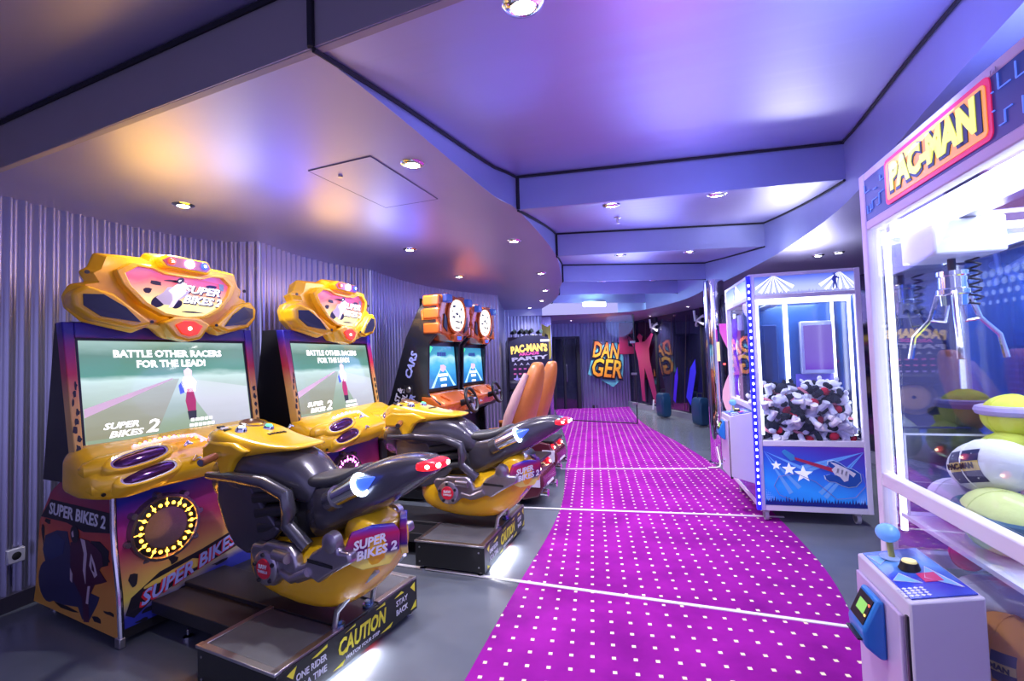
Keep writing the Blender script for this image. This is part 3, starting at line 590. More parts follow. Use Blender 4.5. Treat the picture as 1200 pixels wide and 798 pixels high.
    splats(sp_, SIDE(-0.0035), [(-0.90, 0.50, 0.03, 0.08), (-0.84, 0.58, 0.05, 0.02), (-0.12, 0.16, 0.07, 0.015), (-0.25, 0.10, 0.06, 0.02), (-0.6, 0.1, 0.16, 0.02), (-0.15, 0.45, 0.05, 0.015)], m_inkp, 3)
    text('SUPER BIKES 2', 'lettering', m_white_p, sp_, 0.10, face_m((-0.49, -0.006, 0.655), (1, 0, -0.02), (0, 0, 1)), shear=0.15, bold=0.012, width=0.66)
    # front: title band, lettering, speaker ring
    MB().prism([(0.02, 0.16), (0.05, 0.24), (0.20, 0.32), (0.45, 0.36), (0.72, 0.42), (0.76, 0.44), (0.76, 0.32), (0.4, 0.25), (0.16, 0.19), (0.06, 0.13)], lambda a, b, d: (vx(b) + 0.006 + d, a, b), 0, 0.001).build('title_band', m_inkp, fpo)
    text('SUPER BIKES 2', 'lettering', m_redp, fpo, 0.10, (lambda q: (vx(0.285 + 0.26 * q.x + q.y) + 0.010 + q.z, 0.41 + q.x, 0.285 + 0.26 * q.x + q.y)), shear=0.25, bold=0.030, width=0.66)
    text('SUPER BIKES 2', 'lettering', m_bluep, fpo, 0.10, (lambda q: (vx(0.290 + 0.26 * q.x + q.y) + 0.013 + q.z, 0.415 + q.x, 0.290 + 0.26 * q.x + q.y)), shear=0.25, bold=0.014, width=0.65)
    splats(fpo, lambda a, b, d: (vx(b) + 0.006 + d, a, b), [(0.15, 0.14, 0.06, 0.02), (0.34, 0.18, 0.08, 0.015), (0.55, 0.24, 0.07, 0.015), (0.28, 0.36, 0.03, 0.03), (0.07, 0.32, 0.03, 0.05), (0.10, 0.10, 0.05, 0.012)], m_inkp, 5)
    RM = Matrix.Translation((-0.058, 0.25, 0.56)) @ Matrix.Rotation(PI / 2, 4, 'Y')
    rg = MB().lathe([(0.0, 0.0), (0.115, 0.0), (0.118, 0.012), (0.165, 0.014), (0.178, 0.006), (0.18, -0.03)], 36, RM).build('speaker_ring', black(), T, smooth=True)
    MB().lathe([(0.168, 0.010), (0.175, 0.020), (0.190, 0.020), (0.196, -0.03)], 36, RM).build('ring_rim', mat('ring_rim', (0.25, 0.2, 0.22), 0.25, 0.8), rg, smooth=True)
    for k in range(8):
        t = 2 * PI * k / 8 + 0.2; MB().lathe([(0.0, 0.016), (0.016, 0.016), (0.02, 0.0), (0.02, -0.04)], 10, RM @ Matrix.Translation((0.2 * math.cos(t), 0.2 * math.sin(t), 0))).build('ring_lug', mat('lug', (0.3, 0.26, 0.3), 0.25, 0.8), rg, smooth=True)
    led0 = None
    for k in range(24):
        t = 2 * PI * k / 24; p = RM @ Vector((0.140 * math.cos(t), 0.140 * math.sin(t), 0.016))
        if led0 is None: led0 = MB().ball((0, 0, 0), (0.010, 0.010, 0.010), 8, 6).build('led', m_led_o, rg, smooth=True); led0.location = p
        else: child_copy(led0, rg, p)
        if k % 2 == 0: MB().tube([RM @ Vector((0.12 * math.cos(t), 0.12 * math.sin(t), 0.014)), RM @ Vector((0.172 * math.cos(t), 0.172 * math.sin(t), 0.016))], 0.0022, 5).build('ring_spoke', m_led_o, rg)
    point('ring_lamp', (0.06, 0.25, 0.56), (1.0, 0.5, 0.1), 0.12, 0.10, T)
    # ---- screen head
    MB().prism([(-0.28, 0.86), (-0.42, 1.80), (-0.62, 1.80), (-0.75, 0.86)], SIDE(-0.06), 0.0, -0.99).build('screen_housing', black(), T)
    # bezel frame around the screen, leaning back
    bz = lambda a, b, d: (-0.235 - 0.10 * (b - 1.10) / 0.6 + d, a, b)
    bzo = MB()
    for P in ([(-0.12, 1.02), (-0.08, 1.02), (-0.08, 1.79), (-0.135, 1.79)], [(0.95, 1.02), (0.995, 1.02), (1.01, 1.79), (0.95, 1.79)]): bzo.prism(P, bz, -0.06, 0.012)
    bzo.prism([(-0.08, 1.70), (0.95, 1.70), (0.95, 1.79), (-0.08, 1.79)], bz, -0.06, 0.012)
    bzo.prism([(-0.08, 1.02), (0.95, 1.02), (0.95, 1.09), (-0.08, 1.09)], bz, -0.06, 0.012)
    bo = bzo.build('screen_bezel', art_bezel, T, bevel=0.006)
    splats(bo, lambda a, b, d: bz(a, b, 0.013 + d), [(-0.103 + 0.01 * math.sin(i * 2.1), 1.08 + 0.05 * i, 0.016 - 0.001 * i, 0.030) for i in range(8)] + [(0.975, 1.10 + 0.06 * i, 0.016, 0.028) for i in range(5)], m_inkp, 9)
    sc = MB().prism([(-0.08, 1.09), (0.95, 1.09), (0.95, 1.70), (-0.08, 1.70)], bz, -0.03, -0.004).build('screen', art_screen, T)
    ib = MB()
    for P in ([(-0.085, 1.085), (-0.065, 1.085), (-0.065, 1.705), (-0.085, 1.705)], [(0.935, 1.085), (0.955, 1.085), (0.955, 1.705), (0.935, 1.705)], [(-0.065, 1.685), (0.935, 1.685), (0.935, 1.705), (-0.065, 1.705)]): ib.prism(P, bz, -0.004, 0.0)
    ib.build('screen_edge', black(), sc)
    up = (-0.10 / 0.6, 0, 1)
    on = lambda u, z, d=0.0: Vector(bz(u, z, d))
    text('BATTLE OTHER RACERS', 'lettering', m_white_e, sc, 0.062, face_m(on(0.43, 1.605), (0, 1, 0), up), bold=0.02, width=0.66)
    text('FOR THE LEAD!', 'lettering', m_white_e, sc, 0.062, face_m(on(0.43, 1.54), (0, 1, 0), up), bold=0.02, width=0.42)
    text('SUPER', 'lettering', m_white_e, sc, 0.05, face_m(on(0.11, 1.178), (0, 1, 0), up), shear=0.3, bold=0.015, width=0.18)
    text('BIKES', 'lettering', m_white_e, sc, 0.05, face_m(on(0.13, 1.128), (0, 1, 0), up), shear=0.3, bold=0.015, width=0.18)
    text('2', 'lettering', m_white_e, sc, 0.11, face_m(on(0.27, 1.15), (0, 1, 0), up), shear=0.3, bold=0.01, width=0.08)
    for z, w_, n_ in ((1.16, 0.15, 5), (1.125, 0.17, 6)):      # caption too small to read
        for k in range(n_): MB().prism([(0.58 - w_ / 2 + w_ * (k + q[0]) / n_, z + q[1]) for q in ((0, -0.010), (0.75, -0.010), (0.8, 0.010), (0.05, 0.010))], bz, 0.0, 0.001).build('caption_mark', m_white_e, sc)
    # the picture on the screen: road edge bands and the rider seen from behind
    MB().prism([(-0.06, 1.24), (0.42, 1.44), (0.46, 1.44), (0.30, 1.11), (-0.06, 1.11)], bz, -0.0035, -0.0025).build('screen_verge', ramp_mat('screen_verge', (0, 0, 1), 1.1, 1.45, [(0, (0.30, 0.30, 0.20)), (0.5, (0.36, 0.38, 0.30)), (1, (0.45, 0.52, 0.48))], 0.2, emit=0.75, noise=0.25, nscale=6, stretch=(1, 0.5, 2.5)), sc)
    MB().prism([(-0.06, 1.29), (0.42, 1.445), (0.42, 1.438), (-0.06, 1.24)], bz, -0.0035, -0.002).build('screen_line', mat('screen_pink', (0.5, 0.35, 0.45), 0.3, emit=(0.55, 0.40, 0.50), es=0.6), sc)
    MB().prism([(0.46, 1.44), (0.50, 1.44), (0.93, 1.36), (0.93, 1.11), (0.66, 1.11)], bz, -0.0035, -0.0025).build('screen_road', ramp_mat('screen_road', (0, 0, 1), 1.1, 1.45, [(0, (0.45, 0.46, 0.52)), (0.5, (0.60, 0.62, 0.72)), (1, (0.62, 0.72, 0.72))], 0.2, emit=0.8, noise=0.2, nscale=5, stretch=(1, 0.5, 2)), sc)
    rr = [('rider_legs', (0.25, 0.02, 0.08), [(-0.022, 0.0), (0.022, 0.0), (0.028, 0.06), (0.015, 0.13), (-0.015, 0.13), (-0.03, 0.06)]), ('rider_body', (0.75, 0.72, 0.85), [(-0.03, 0.11), (0.03, 0.11), (0.042, 0.17), (0.02, 0.20), (-0.03, 0.20), (-0.045, 0.16)]), ('rider_arm', (0.05, 0.08, 0.6), [(-0.055, 0.10), (-0.03, 0.11), (-0.035, 0.18), (-0.06, 0.15)]), ('rider_head', (0.75, 0.55, 0.7), [(-0.02, 0.195), (0.015, 0.195), (0.022, 0.235), (0.0, 0.255), (-0.025, 0.235)]), ('rider_wheel', (0.02, 0.02, 0.03), [(-0.02, -0.05), (0.02, -0.05), (0.025, 0.0), (-0.025, 0.0)])]
    for nm, c, P in rr: MB().prism([(0.52 + 1.15 * a, 1.22 + 1.15 * b) for a, b in P], bz, -0.003, -0.001).build(nm, mat('screen_' + nm, c, 0.3, emit=c, es=0.9), sc)
    # ---- marquee: winged yellow shell with a lit picture
    mq = lambda a, b, d: (-0.20 - 0.05 * (b - 1.7) + d - 0.30 * ((a - C) / 0.62) ** 2 * 0.35, a, b)
    half = [(0.0, 1.69), (0.10, 1.70), (0.16, 1.76), (0.22, 1.77), (0.28, 1.73), (0.36, 1.75), (0.52, 1.79), (0.585, 1.86), (0.60, 1.95), (0.57, 2.01), (0.50, 2.03), (0.53, 2.09), (0.49, 2.12), (0.46, 2.21), (0.30, 2.215), (0.22, 2.215), (0.20, 2.25), (0.0, 2.265)]
    half = [(a * 0.945, b) for a, b in half]
    out = [(C + a, b) for a, b in half] + [(C - a, b) for a, b in half[::-1][1:-1]]
    pic_h = [(0.0, 1.845), (0.12, 1.86), (0.22, 1.92), (0.30, 2.02), (0.325, 2.09), (0.26, 2.14), (0.18, 2.135), (0.12, 2.11), (0.0, 2.105)]
    pic = [(C + a, b) for a, b in pic_h] + [(C - a, b) for a, b in pic_h[::-1][1:-1]]
    shell = MB(); n = len(out)
    cx, cz = C, 1.97
    inn = [(cx + (a - cx) * 0.90, cz + (b - cz) * 0.90) for a, b in out]
    rings = [[mq(a, b, -0.17) for a, b in inn], [mq(a, b, -0.05) for a, b in out], [mq(a, b, 0.0) for a, b in inn]]
    shell.loft(rings, False); shell.add(rings[0], [tuple(range(n))]); shell.add(rings[2], [tuple(range(n))])
    sh = shell.build('marquee_shell', yellow(), T, bevel=0.012, seg=3)
    # raised frame around the picture
    def frame(poly, k, d0, d1, nm, m, par, cpt):
        o2 = [(cpt[0] + (a - cpt[0]) * k, cpt[1] + (b - cpt[1]) * k) for a, b in poly]; n_ = len(poly); f = MB()
        R = [[mq(a, b, d0) for a, b in o2], [mq(a, b, d1) for a, b in o2], [mq(a, b, d1) for a, b in poly], [mq(a, b, d0) for a, b in poly]]
        f.loft(R + [R[0]], False); return f.build(nm, m, par, bevel=0.008)
    frame(pic, 1.13, -0.01, 0.045, 'picture_frame', yellow(), sh, (C, 1.99))
    pc = MB().prism(pic, mq, 0.0, 0.010).build('marquee_picture', art_marq, T)
    splats(pc, lambda a, b, d: mq(a, b, 0.011 + d), [(C - 0.16, 2.05, 0.05, 0.02), (C + 0.20, 2.07, 0.06, 0.02), (C - 0.2, 2.0, 0.03, 0.02), (C + 0.05, 1.88, 0.1, 0.008), (C - 0.05, 2.075, 0.08, 0.010), (C - 0.14, 1.92, 0.04, 0.012)], mat('ink_lit', (0.02, 0.01, 0.05), 0.4), 13)
    rider_art(pc, (-0.188, C - 0.11, 1.895), (0, 1, 0), 0.18, (mat('ink_lit', (0.02, 0.01, 0.05)), mat('rider_lit', (0.8, 0.75, 0.8), 0.4, emit=(0.9, 0.85, 0.9), es=0.35), m_white_e, mat('bike_lit', (0.6, 0.55, 0.65), 0.4, emit=(0.6, 0.55, 0.65), es=0.15)), 0.45)
    text('SUPER', 'lettering', MATS['ink_lit'], pc, 0.07, face_m(mq(C + 0.126, 2.024, 0.014), (0.0, 1, -0.03), (0, 0, 1)), shear=0.3, bold=0.035, width=0.25)
    text('BIKES 2', 'lettering', MATS['ink_lit'], pc, 0.07, face_m(mq(C + 0.126, 1.954, 0.017), (-0.03, 1, -0.03), (0, 0, 1)), shear=0.3, bold=0.035, width=0.27)
    text('SUPER', 'lettering', m_white_e, pc, 0.07, face_m(mq(C + 0.12, 2.03, 0.018), (0.0, 1, -0.03), (0, 0, 1)), shear=0.3, bold=0.015, width=0.24)
    text('BIKES 2', 'lettering', m_white_e, pc, 0.07, face_m(mq(C + 0.12, 1.96, 0.020), (-0.03, 1, -0.03), (0, 0, 1)), shear=0.3, bold=0.015, width=0.26)
    MB().prism([(C + 0.255, 2.05), (C + 0.285, 2.05), (C + 0.29, 2.10), (C + 0.25, 2.10)], mq, 0.012, 0.014).build('shield_print', mat('shield_print', (0.25, 0.35, 0.35), 0.4), pc)
    # top lamp bar
    lb = [(C - 0.13, 2.155), (C + 0.15, 2.145), (C + 0.18, 2.185), (C + 0.15, 2.235), (C - 0.11, 2.24), (C - 0.16, 2.20)]
    lbo = MB().prism(lb, mq, -0.08, 0.055).build('lamp_bar', yellow(), T, bevel=0.015, seg=3)
    MB().prism([(C + (a - C) * 0.88, 2.195 + (b - 2.195) * 0.72) for a, b in lb], mq, 0.055, 0.060).build('lamp_window', mat('lamp_window', (0.25, 0.05, 0.12), 0.2, emit=(0.4, 0.1, 0.3), es=0.12), lbo)
    for u, c, es, r in ((-0.09, (1.0, 0.04, 0.01), 2.2, 0.022), (0.02, (0.85, 0.88, 1.0), 14, 0.028), (0.115, (0.02, 0.05, 1.0), 2.6, 0.024)):
        p = mq(C + u, 2.196, 0.064); MB().ball(p, (0.012, r, r), 14, 8).build('beacon', mat('beacon_%d' % int(1000 * r), c, 0.3, emit=c, es=es), lbo, smooth=True)
        if r < 0.025: MB().ball(mq(C + u, 2.196, 0.074), (0.004, r * 0.38, r * 0.38), 10, 6).build('beacon_core', mat('beacon_core', (1, 0.9, 0.9), 0.3, emit=(1, 0.9, 0.95), es=10), lbo, smooth=True)
    point('beacon_lamp', mq(C + 0.16, 2.27, 0.32), (0.8, 0.82, 1.0), 3.0, 0.16, T)
    point('beacon_lamp', mq(C + 0.52, 2.22, 0.45), (0.12, 0.15, 1.0), 5.0, 0.22, T)
    point('marquee_glow', mq(C - 0.20, 2.27, 0.10), (1.0, 0.58, 0.08), 5.5, 0.24, T)  # unseen lamp added to throw the marquee's yellow glow onto the soffit
    # side pods with dark speaker openings
    for sg in (-1, 1):
        pod = [(C + sg * a, b) for a, b in [(0.19, 1.79), (0.29, 1.755), (0.48, 1.80), (0.55, 1.87), (0.56, 1.95), (0.50, 2.0), (0.38, 1.96)]]
        po = MB().prism(pod, mq, -0.10, 0.05).build('side_pod', yellow(), T, bevel=0.02, seg=3)
        MB().prism([(C + sg * a, b) for a, b in [(0.26, 1.795), (0.44, 1.82), (0.515, 1.88), (0.515, 1.945), (0.43, 1.95), (0.33, 1.88)]], mq, 0.045, 0.054).build('speaker_grille', mat('grille_navy', (0.02, 0.025, 0.06), 0.3), po)
        MB().lathe([(0.0, 0.006), (0.010, 0.006), (0.010, 0.0)], 10, Matrix.Translation(mq(C + sg * 0.20, 1.80, 0.04)) @ Matrix.Rotation(PI / 2, 4, 'Y')).build('bolt', black(), po)
        MB().lathe([(0.0, 0.006), (0.012, 0.006), (0.012, 0.0)], 10, Matrix.Translation(mq(C + sg * 0.48, 2.08, 0.0)) @ Matrix.Rotation(PI / 2, 4, 'Y')).build('bolt', black(), po)
    # chin with red lamp
    ch = MB().prism([(C - 0.15, 1.80), (C - 0.08, 1.70), (C, 1.68), (C + 0.08, 1.70), (C + 0.15, 1.80), (C + 0.07, 1.84), (C - 0.07, 1.84)], mq, -0.05, 0.065).build('chin', yellow(), T, bevel=0.018, seg=3)
    MB().prism([(C - 0.085, 1.785), (C - 0.05, 1.73), (C, 1.715), (C + 0.05, 1.73), (C + 0.085, 1.785), (C + 0.03, 1.815), (C - 0.03, 1.815)], mq, 0.062, 0.072).build('chin_lamp', mat('chin_red', (0.75, 0.03, 0.01), 0.25, emit=(1.0, 0.05, 0.01), es=0.55), ch, bevel=0.004)
    MB().ball(mq(C, 1.765, 0.074), (0.006, 0.012, 0.012), 10, 6).build('chin_led', m_led_w, ch, smooth=True)
    # ---- dashboard console: yellow, with twin recessed lamps left and right
    dz = [(-0.30, 1.10), (-0.16, 1.10), (-0.02, 1.03), (0.06, 0.96), (0.07, 0.90), (0.03, 0.83), (-0.12, 0.82), (-0.30, 0.84)]
    rings = []
    for u, k in ((-0.165, 0.55), (-0.135, 0.85), (-0.06, 1.0), (0.15, 1.0), (0.35, 1.03), (C, 1.05), (0.52, 1.03), (0.72, 1.0), (0.93, 1.0), (1.005, 0.85), (1.035, 0.55)):
        rings.append([(-0.18 + (a + 0.18) * k, u, 0.96 + (b - 0.96) * k + 0.02 * ((u - C) / 0.6)) for a, b in dz])
    ds = MB().loft(rings).build('dash_console', yellow(), T, bevel=0.03, seg=3)
    m_lens2 = mat('dash_lens', (0.10, 0.03, 0.12), 0.08, 0.6, noise=0.6, nscale=40)
    for sg in (-1, 1):
        for j, (z, v, uo) in enumerate(((1.005, 0.022, 0.365), (0.915, 0.056, 0.335))):
            uc = C + sg * uo; tilt = Vector((0.0 - 0.03 * sg, 0.15, 0.012)) if sg < 0 else Vector((0.03, 0.15, 0.012))
            nrm = Vector((0.72, 0, 0.55)).normalized()
            ax = Vector((0, 1, 0.16)).normalized(); zz = nrm; yy = zz.cross(ax)
            M_ = Matrix(((ax.x, yy.x, zz.x, v), (ax.y, yy.y, zz.y, uc), (ax.z, yy.z, zz.z, z), (0, 0, 0, 1)))
            def oval(a, b, h, nn=24): return [M_ @ Vector((a * math.copysign(abs(math.cos(2 * PI * k / nn)) ** 0.8, math.cos(2 * PI * k / nn)), b * math.copysign(abs(math.sin(2 * PI * k / nn)) ** 0.8, math.sin(2 * PI * k / nn)), h)) for k in range(nn)]
            pod_ = MB().loft([oval(0.185, 0.068, -0.06), oval(0.175, 0.062, 0.014), oval(0.160, 0.055, 0.028), oval(0.142, 0.044, 0.026), oval(0.137, 0.040, 0.004)], True).build('lamp_pod', yellow(), ds, smooth=True, angle=60)
            MB().loft([oval(0.136, 0.040, 0.006), oval(0.126, 0.034, 0.020), oval(0.09, 0.020, 0.028)]).build('lamp_lens', m_lens2, ds, smooth=True)
            MB().loft([oval(0.142, 0.045, 0.014), oval(0.142, 0.045, 0.022), oval(0.130, 0.037, 0.022), oval(0.130, 0.037, 0.012)], False).build('lens_trim', chrome(), ds, smooth=True)
            MB().tube([M_ @ Vector((0.225, -0.02, 0.02)), M_ @ Vector((0.25, -0.005, 0.024)), M_ @ Vector((0.275, -0.02, 0.02))], [0.006, 0.014, 0.006], 8).build('vent_slot', chrome(), ds, smooth=True)
    for sg in (-1, 1):
        for v_, z_b, e0 in ((-0.02, 1.01, 0.585), (0.012, 0.915, 0.565)): MB().tube([(v_ - 0.03, C + sg * 0.15, z_b), (v_, C + sg * 0.34, z_b - 0.012), (v_ - 0.012, C + sg * (e0 - 0.06), z_b - 0.025), (v_ - 0.03, C + sg * e0, z_b - 0.03), (v_ - 0.04, C + sg * (e0 + 0.018), z_b - 0.03)], [0.045, 0.062, 0.060, 0.040, 0.012], 14).build('finger_bulge', yellow(), ds, smooth=True)
    for k in range(18):
        t = k / 17.0; u = 0.08 + 0.44 * t; z = 1.075 + 0.02 * math.sin(PI * min(1, t * 1.3)) - (0.10 * (t - 0.75) / 0.25 if t > 0.75 else 0); v = -0.04 + (0.06 * (t - 0.75) / 0.25 if t > 0.75 else 0)
        m_ = m_led_o if k % 2 else m_led_v
        o = MB().ball((0, 0, 0), (0.007, 0.007, 0.007), 8, 6).build('led', m_, ds, smooth=True); o.location = (v, u, z)
    MB().tube([(-0.045, 0.07, 1.066), (-0.045, 0.25, 1.086), (-0.045, 0.41, 1.085), (0.0, 0.53, 1.0)], 0.010, 8).build('led_strip', mat('led_strip_pink', (0.9, 0.5, 0.5), 0.3, emit=(1.0, 0.45, 0.4), es=0.8), ds, smooth=True)
    MB().box((-0.075, 0.62, 1.045), (0.10, 0.10, 0.006), Matrix.Rotation(0.55, 3, 'Y')).build('coin_grille', mat('grille_grey', (0.28, 0.27, 0.34), 0.4), ds, bevel=0.002)
    for k in range(3):
        for j in range(3): MB().ball((-0.105 + 0.027 * k, 0.595 + 0.025 * j, 1.066 - 0.017 * k), (0.004, 0.004, 0.004), 6, 4).build('grille_hole', black(), ds)
    for u, z in ((-0.10, 0.853), (0.0, 0.848), (0.30, 0.862), (0.62, 0.87)):
        MB().lathe([(0, 0.008), (0.010, 0.008), (0.010, 0)], 10, Matrix.Translation((0.035, u, z)) @ Matrix.Rotation(PI / 2 + 0.3, 4, 'Y')).build('bolt', black(), ds)
    # coin door on the front, right of the art
    MB().box((-0.062, 0.80, 0.50), (0.03, 0.09, 0.55)).build('coin_panel', dark(), T, bevel=0.004)
    # ---- platform
    MB().box((1.02, 0.14, 0.12), (0.53, 0.38, 0.17)).build('step', black(), T, bevel=0.004)
    MB().box((1.02, 0.74, 0.12), (0.53, 0.32, 0.17)).build('step', black(), T, bevel=0.004)
    MB().box((0.60, 0.455, 0.13), (1.36, 0.25, 0.16)).build('base_beam', dark(), T, bevel=0.005)
    MB().box((0.40, 0.455, 0.15), (0.80, 0.62, 0.07)).build('base_plate', dark(), T, bevel=0.004)
    m_tread = mat('rubber_tread', (0.10, 0.10, 0.115), 0.6, noise=0.25, nscale=10, bump=0.1)
    for u0, u1 in ((-0.05, 0.33), (0.58, 0.90)):
        MB().box((1.02, (u0 + u1) / 2, 0.208), (0.47, u1 - u0 - 0.04, 0.012)).build('tread', m_tread, T)
        MB().box((1.02, u0 + 0.012 if u0 < 0.3 else u1 - 0.012, 0.211), (0.54, 0.036, 0.014)).build('step_trim', satin(), T, bevel=0.003)
        MB().box((1.268, (u0 + u1) / 2, 0.208), (0.036, u1 - u0, 0.02)).build('step_trim', mat('trim_copper', (0.42, 0.35, 0.36), 0.3, 0.9), T, bevel=0.003)
        MB().box((0.772, (u0 + u1) / 2, 0.208), (0.03, u1 - u0, 0.02)).build('step_trim', mat('trim_copper', (0.42, 0.35, 0.36), 0.3, 0.9), T, bevel=0.003)
    cau = MB().box((1.287, 0.425, 0.12), (0.012, 0.95, 0.17)).build('caution_board', black(), T)
    m_cy = mat('caution_yellow', (0.85, 0.78, 0.05), 0.4)
    F = FRONT(1.2935)
    text('CAUTION', 'lettering', m_cy, cau, 0.105, face_m((1.295, 0.45, 0.128), (0, 1, 0), (0, 0, 1)), shear=0.2, bold=0.016, width=0.34)
    text('WATCH YOUR STEP', 'lettering', m_white_p, cau, 0.024, face_m((1.295, 0.45, 0.066), (0, 1, 0), (0, 0, 1)), shear=0.2, bold=0.006, width=0.24)
    text('ONE RIDER', 'lettering', m_white_p, cau, 0.042, face_m((1.295, 0.13, 0.142), (0, 1, 0), (0, 0, 1)), bold=0.008, width=0.17)
    text('AT A TIME', 'lettering', m_white_p, cau, 0.042, face_m((1.295, 0.13, 0.092), (0, 1, 0), (0, 0, 1)), bold=0.008, width=0.17)
    text('STAY', 'lettering', m_white_p, cau, 0.042, face_m((1.295, 0.76, 0.142), (0, 1, 0), (0, 0, 1)), bold=0.008, width=0.10)
    text('BACK', 'lettering', m_white_p, cau, 0.042, face_m((1.295, 0.76, 0.092), (0, 1, 0), (0, 0, 1)), bold=0.008, width=0.10)
    for P in ([(0.0, 0.18), (0.05, 0.195), (0.03, 0.15)], [(0.0, 0.07), (0.05, 0.045), (0.0, 0.045)], [(0.13, 0.178), (0.22, 0.195), (0.22, 0.182), (0.16, 0.172)], [(0.33, 0.185), (0.40, 0.198), (0.40, 0.188)], [(0.55, 0.19), (0.62, 0.2), (0.62, 0.185)], [(0.58, 0.05), (0.68, 0.065), (0.66, 0.045)], [(0.25, 0.05), (0.33, 0.065), (0.31, 0.045)], [(0.84, 0.18), (0.88, 0.195), (0.88, 0.14)], [(0.84, 0.05), (0.89, 0.09), (0.89, 0.05)], [(0.70, 0.18), (0.76, 0.195), (0.78, 0.18)]):
        MB().prism(P, F, 0, 0.001).build('warning_stripe', m_cy, cau)
    for x, y in ((0.80, -0.02), (1.25, -0.02), (1.25, 0.87), (0.80, 0.87), (1.0, 0.45), (0.25, 0.2)): MB().lathe([(0.007, 0.05), (0.007, 0.022), (0.026, 0.014), (0.026, 0.0)], 10, Matrix.Translation((x, y, 0))).build('levelling_foot', chrome(), T, smooth=True)
    for z in (0.07, 0.17):
        for x in (0.79, 1.25): MB().lathe([(0, 0.003), (0.006, 0.003), (0.006, 0)], 8, Matrix.Translation((x, -0.051, z)) @ Matrix.Rotation(PI / 2, 4, 'X')).build('bolt', satin(), T)
    ug = MB().box((1.27, 0.30, 0.030), (0.02, 0.34, 0.008)).build('underglow_lamp', mat('underglow', (1, 1, 1), 0.3, emit=(0.9, 0.93, 1.0), es=10), T)
    area('underglow', (1.284, 0.30, 0.031), (1, 0, -0.42), (0.95, 0.93, 1.0), 7.0, 0.40, 0.012, T)
    MB().box((1.27, 0.53, 0.030), (0.02, 0.08, 0.008)).build('underglow_lamp', mat('underglow_red', (1, 0.1, 0.1), 0.3, emit=(1.0, 0.08, 0.08), es=6), T)
    # ---- the motorcycle
    B_ = 0.435
    # belly fairing
    be = MB().loft([sring(0.58, 0.42, 0.54, 0.07, B_), sring(0.64, 0.33, 0.60, 0.155, B_), sring(0.80, 0.285, 0.62, 0.20, B_), sring(1.05, 0.265, 0.62, 0.215, B_), sring(1.25, 0.28, 0.64, 0.205, B_), sring(1.36, 0.34, 0.70, 0.185, B_), sring(1.45, 0.43, 0.73, 0.165, B_), sring(1.52, 0.53, 0.72, 0.13, B_), sring(1.545, 0.58, 0.69, 0.08, B_)]).build('belly_fairing', yellow(), T, sub=1)
    MB().loft([sring(1.26, 0.58, 0.70, 0.07, B_), sring(1.32, 0.56, 0.77, 0.13, B_), sring(1.41, 0.56, 0.78, 0.14, B_), sring(1.48, 0.58, 0.75, 0.12, B_), sring(1.51, 0.60, 0.70, 0.08, B_)]).build('rear_fender', yellow(), T, sub=1)
    for sg in (-1, 1):
        y0 = B_ + sg * 0.185; mpE = lambda a, b, d, sg=sg, y0=y0: (a, y0 + sg * d, b)
        dz_ = 0.0
        eng = [(0.78, 0.56), (0.80, 0.60), (0.87, 0.60), (0.90, 0.62), (1.06, 0.62), (1.11, 0.58), (1.12, 0.53), (1.17, 0.55), (1.22, 0.61), (1.28, 0.645), (1.32, 0.70), (1.37, 0.71), (1.395, 0.64), (1.46, 0.645), (1.47, 0.60), (1.34, 0.53), (1.26, 0.475), (1.22, 0.49), (1.12, 0.45), (1.02, 0.46), (0.95, 0.405), (0.86, 0.42), (0.82, 0.49)]
        eo = MB().prism(eng, mpE, 0.0, 0.055).build('engine_casting', m_castg, T, bevel=0.014, seg=3)
        RMx = lambda x, z, d: Matrix.Translation((x, y0 + sg * d, z)) @ Matrix.Rotation(PI / 2 * -sg, 4, 'X')
        MB().lathe([(0.0, 0.02), (0.075, 0.02), (0.085, 0.012), (0.09, -0.02)], 24, RMx(0.91, 0.495, 0.05)).build('clutch_cover', m_castg, eo, smooth=True)
        MB().lathe([(0.0, 0.026), (0.048, 0.026), (0.052, 0.018)], 24, RMx(0.91, 0.495, 0.05)).build('badge', m_redp, eo, smooth=True)
        if sg < 0:
            text('RAW', 'lettering', m_white_p, eo, 0.028, face_m((0.91, y0 - 0.078, 0.507), (1, 0, 0), (0, 0, 1)), bold=0.02, width=0.06)
            text('THRILLS', 'lettering', m_white_p, eo, 0.018, face_m((0.91, y0 - 0.078, 0.483), (1, 0, 0), (0, 0, 1)), bold=0.015, width=0.07)
        for k in range(5):
            t = 2 * PI * k / 5 + 0.4; MB().lathe([(0, 0.028), (0.009, 0.028), (0.012, 0.02)], 8, RMx(0.91 + 0.068 * math.cos(t), 0.495 + 0.068 * math.sin(t), 0.05)).build('bolt', dark(), eo)
        MB().lathe([(0.0, 0.03), (0.022, 0.03), (0.045, 0.02), (0.05, -0.02)], 18, RMx(1.345, 0.675, 0.04)).build('pivot_cap', m_castg, eo, smooth=True)
        MB().prism([(1.20, 0.585), (1.36, 0.575), (1.36, 0.56), (1.20, 0.567)], mpE, 0.054, 0.058).build('slot', black(), eo)
        MB().tube([(0.98, y0 + sg * 0.06, 0.575), (1.08, y0 + sg * 0.065, 0.57)], 0.028, 10).build('cylinder', m_castg, eo, smooth=True)
        MB().tube([(1.02, y0 + sg * 0.05, 0.49), (1.10, y0 + sg * 0.06, 0.475), (1.2, y0 + sg * 0.055, 0.52)], 0.022, 10).build('pipe', m_castg, eo, smooth=True)
        # front leg shield and frame
        mpS = lambda a, b, d, sg=sg: (a, B_ + sg * (0.15 + d), b)
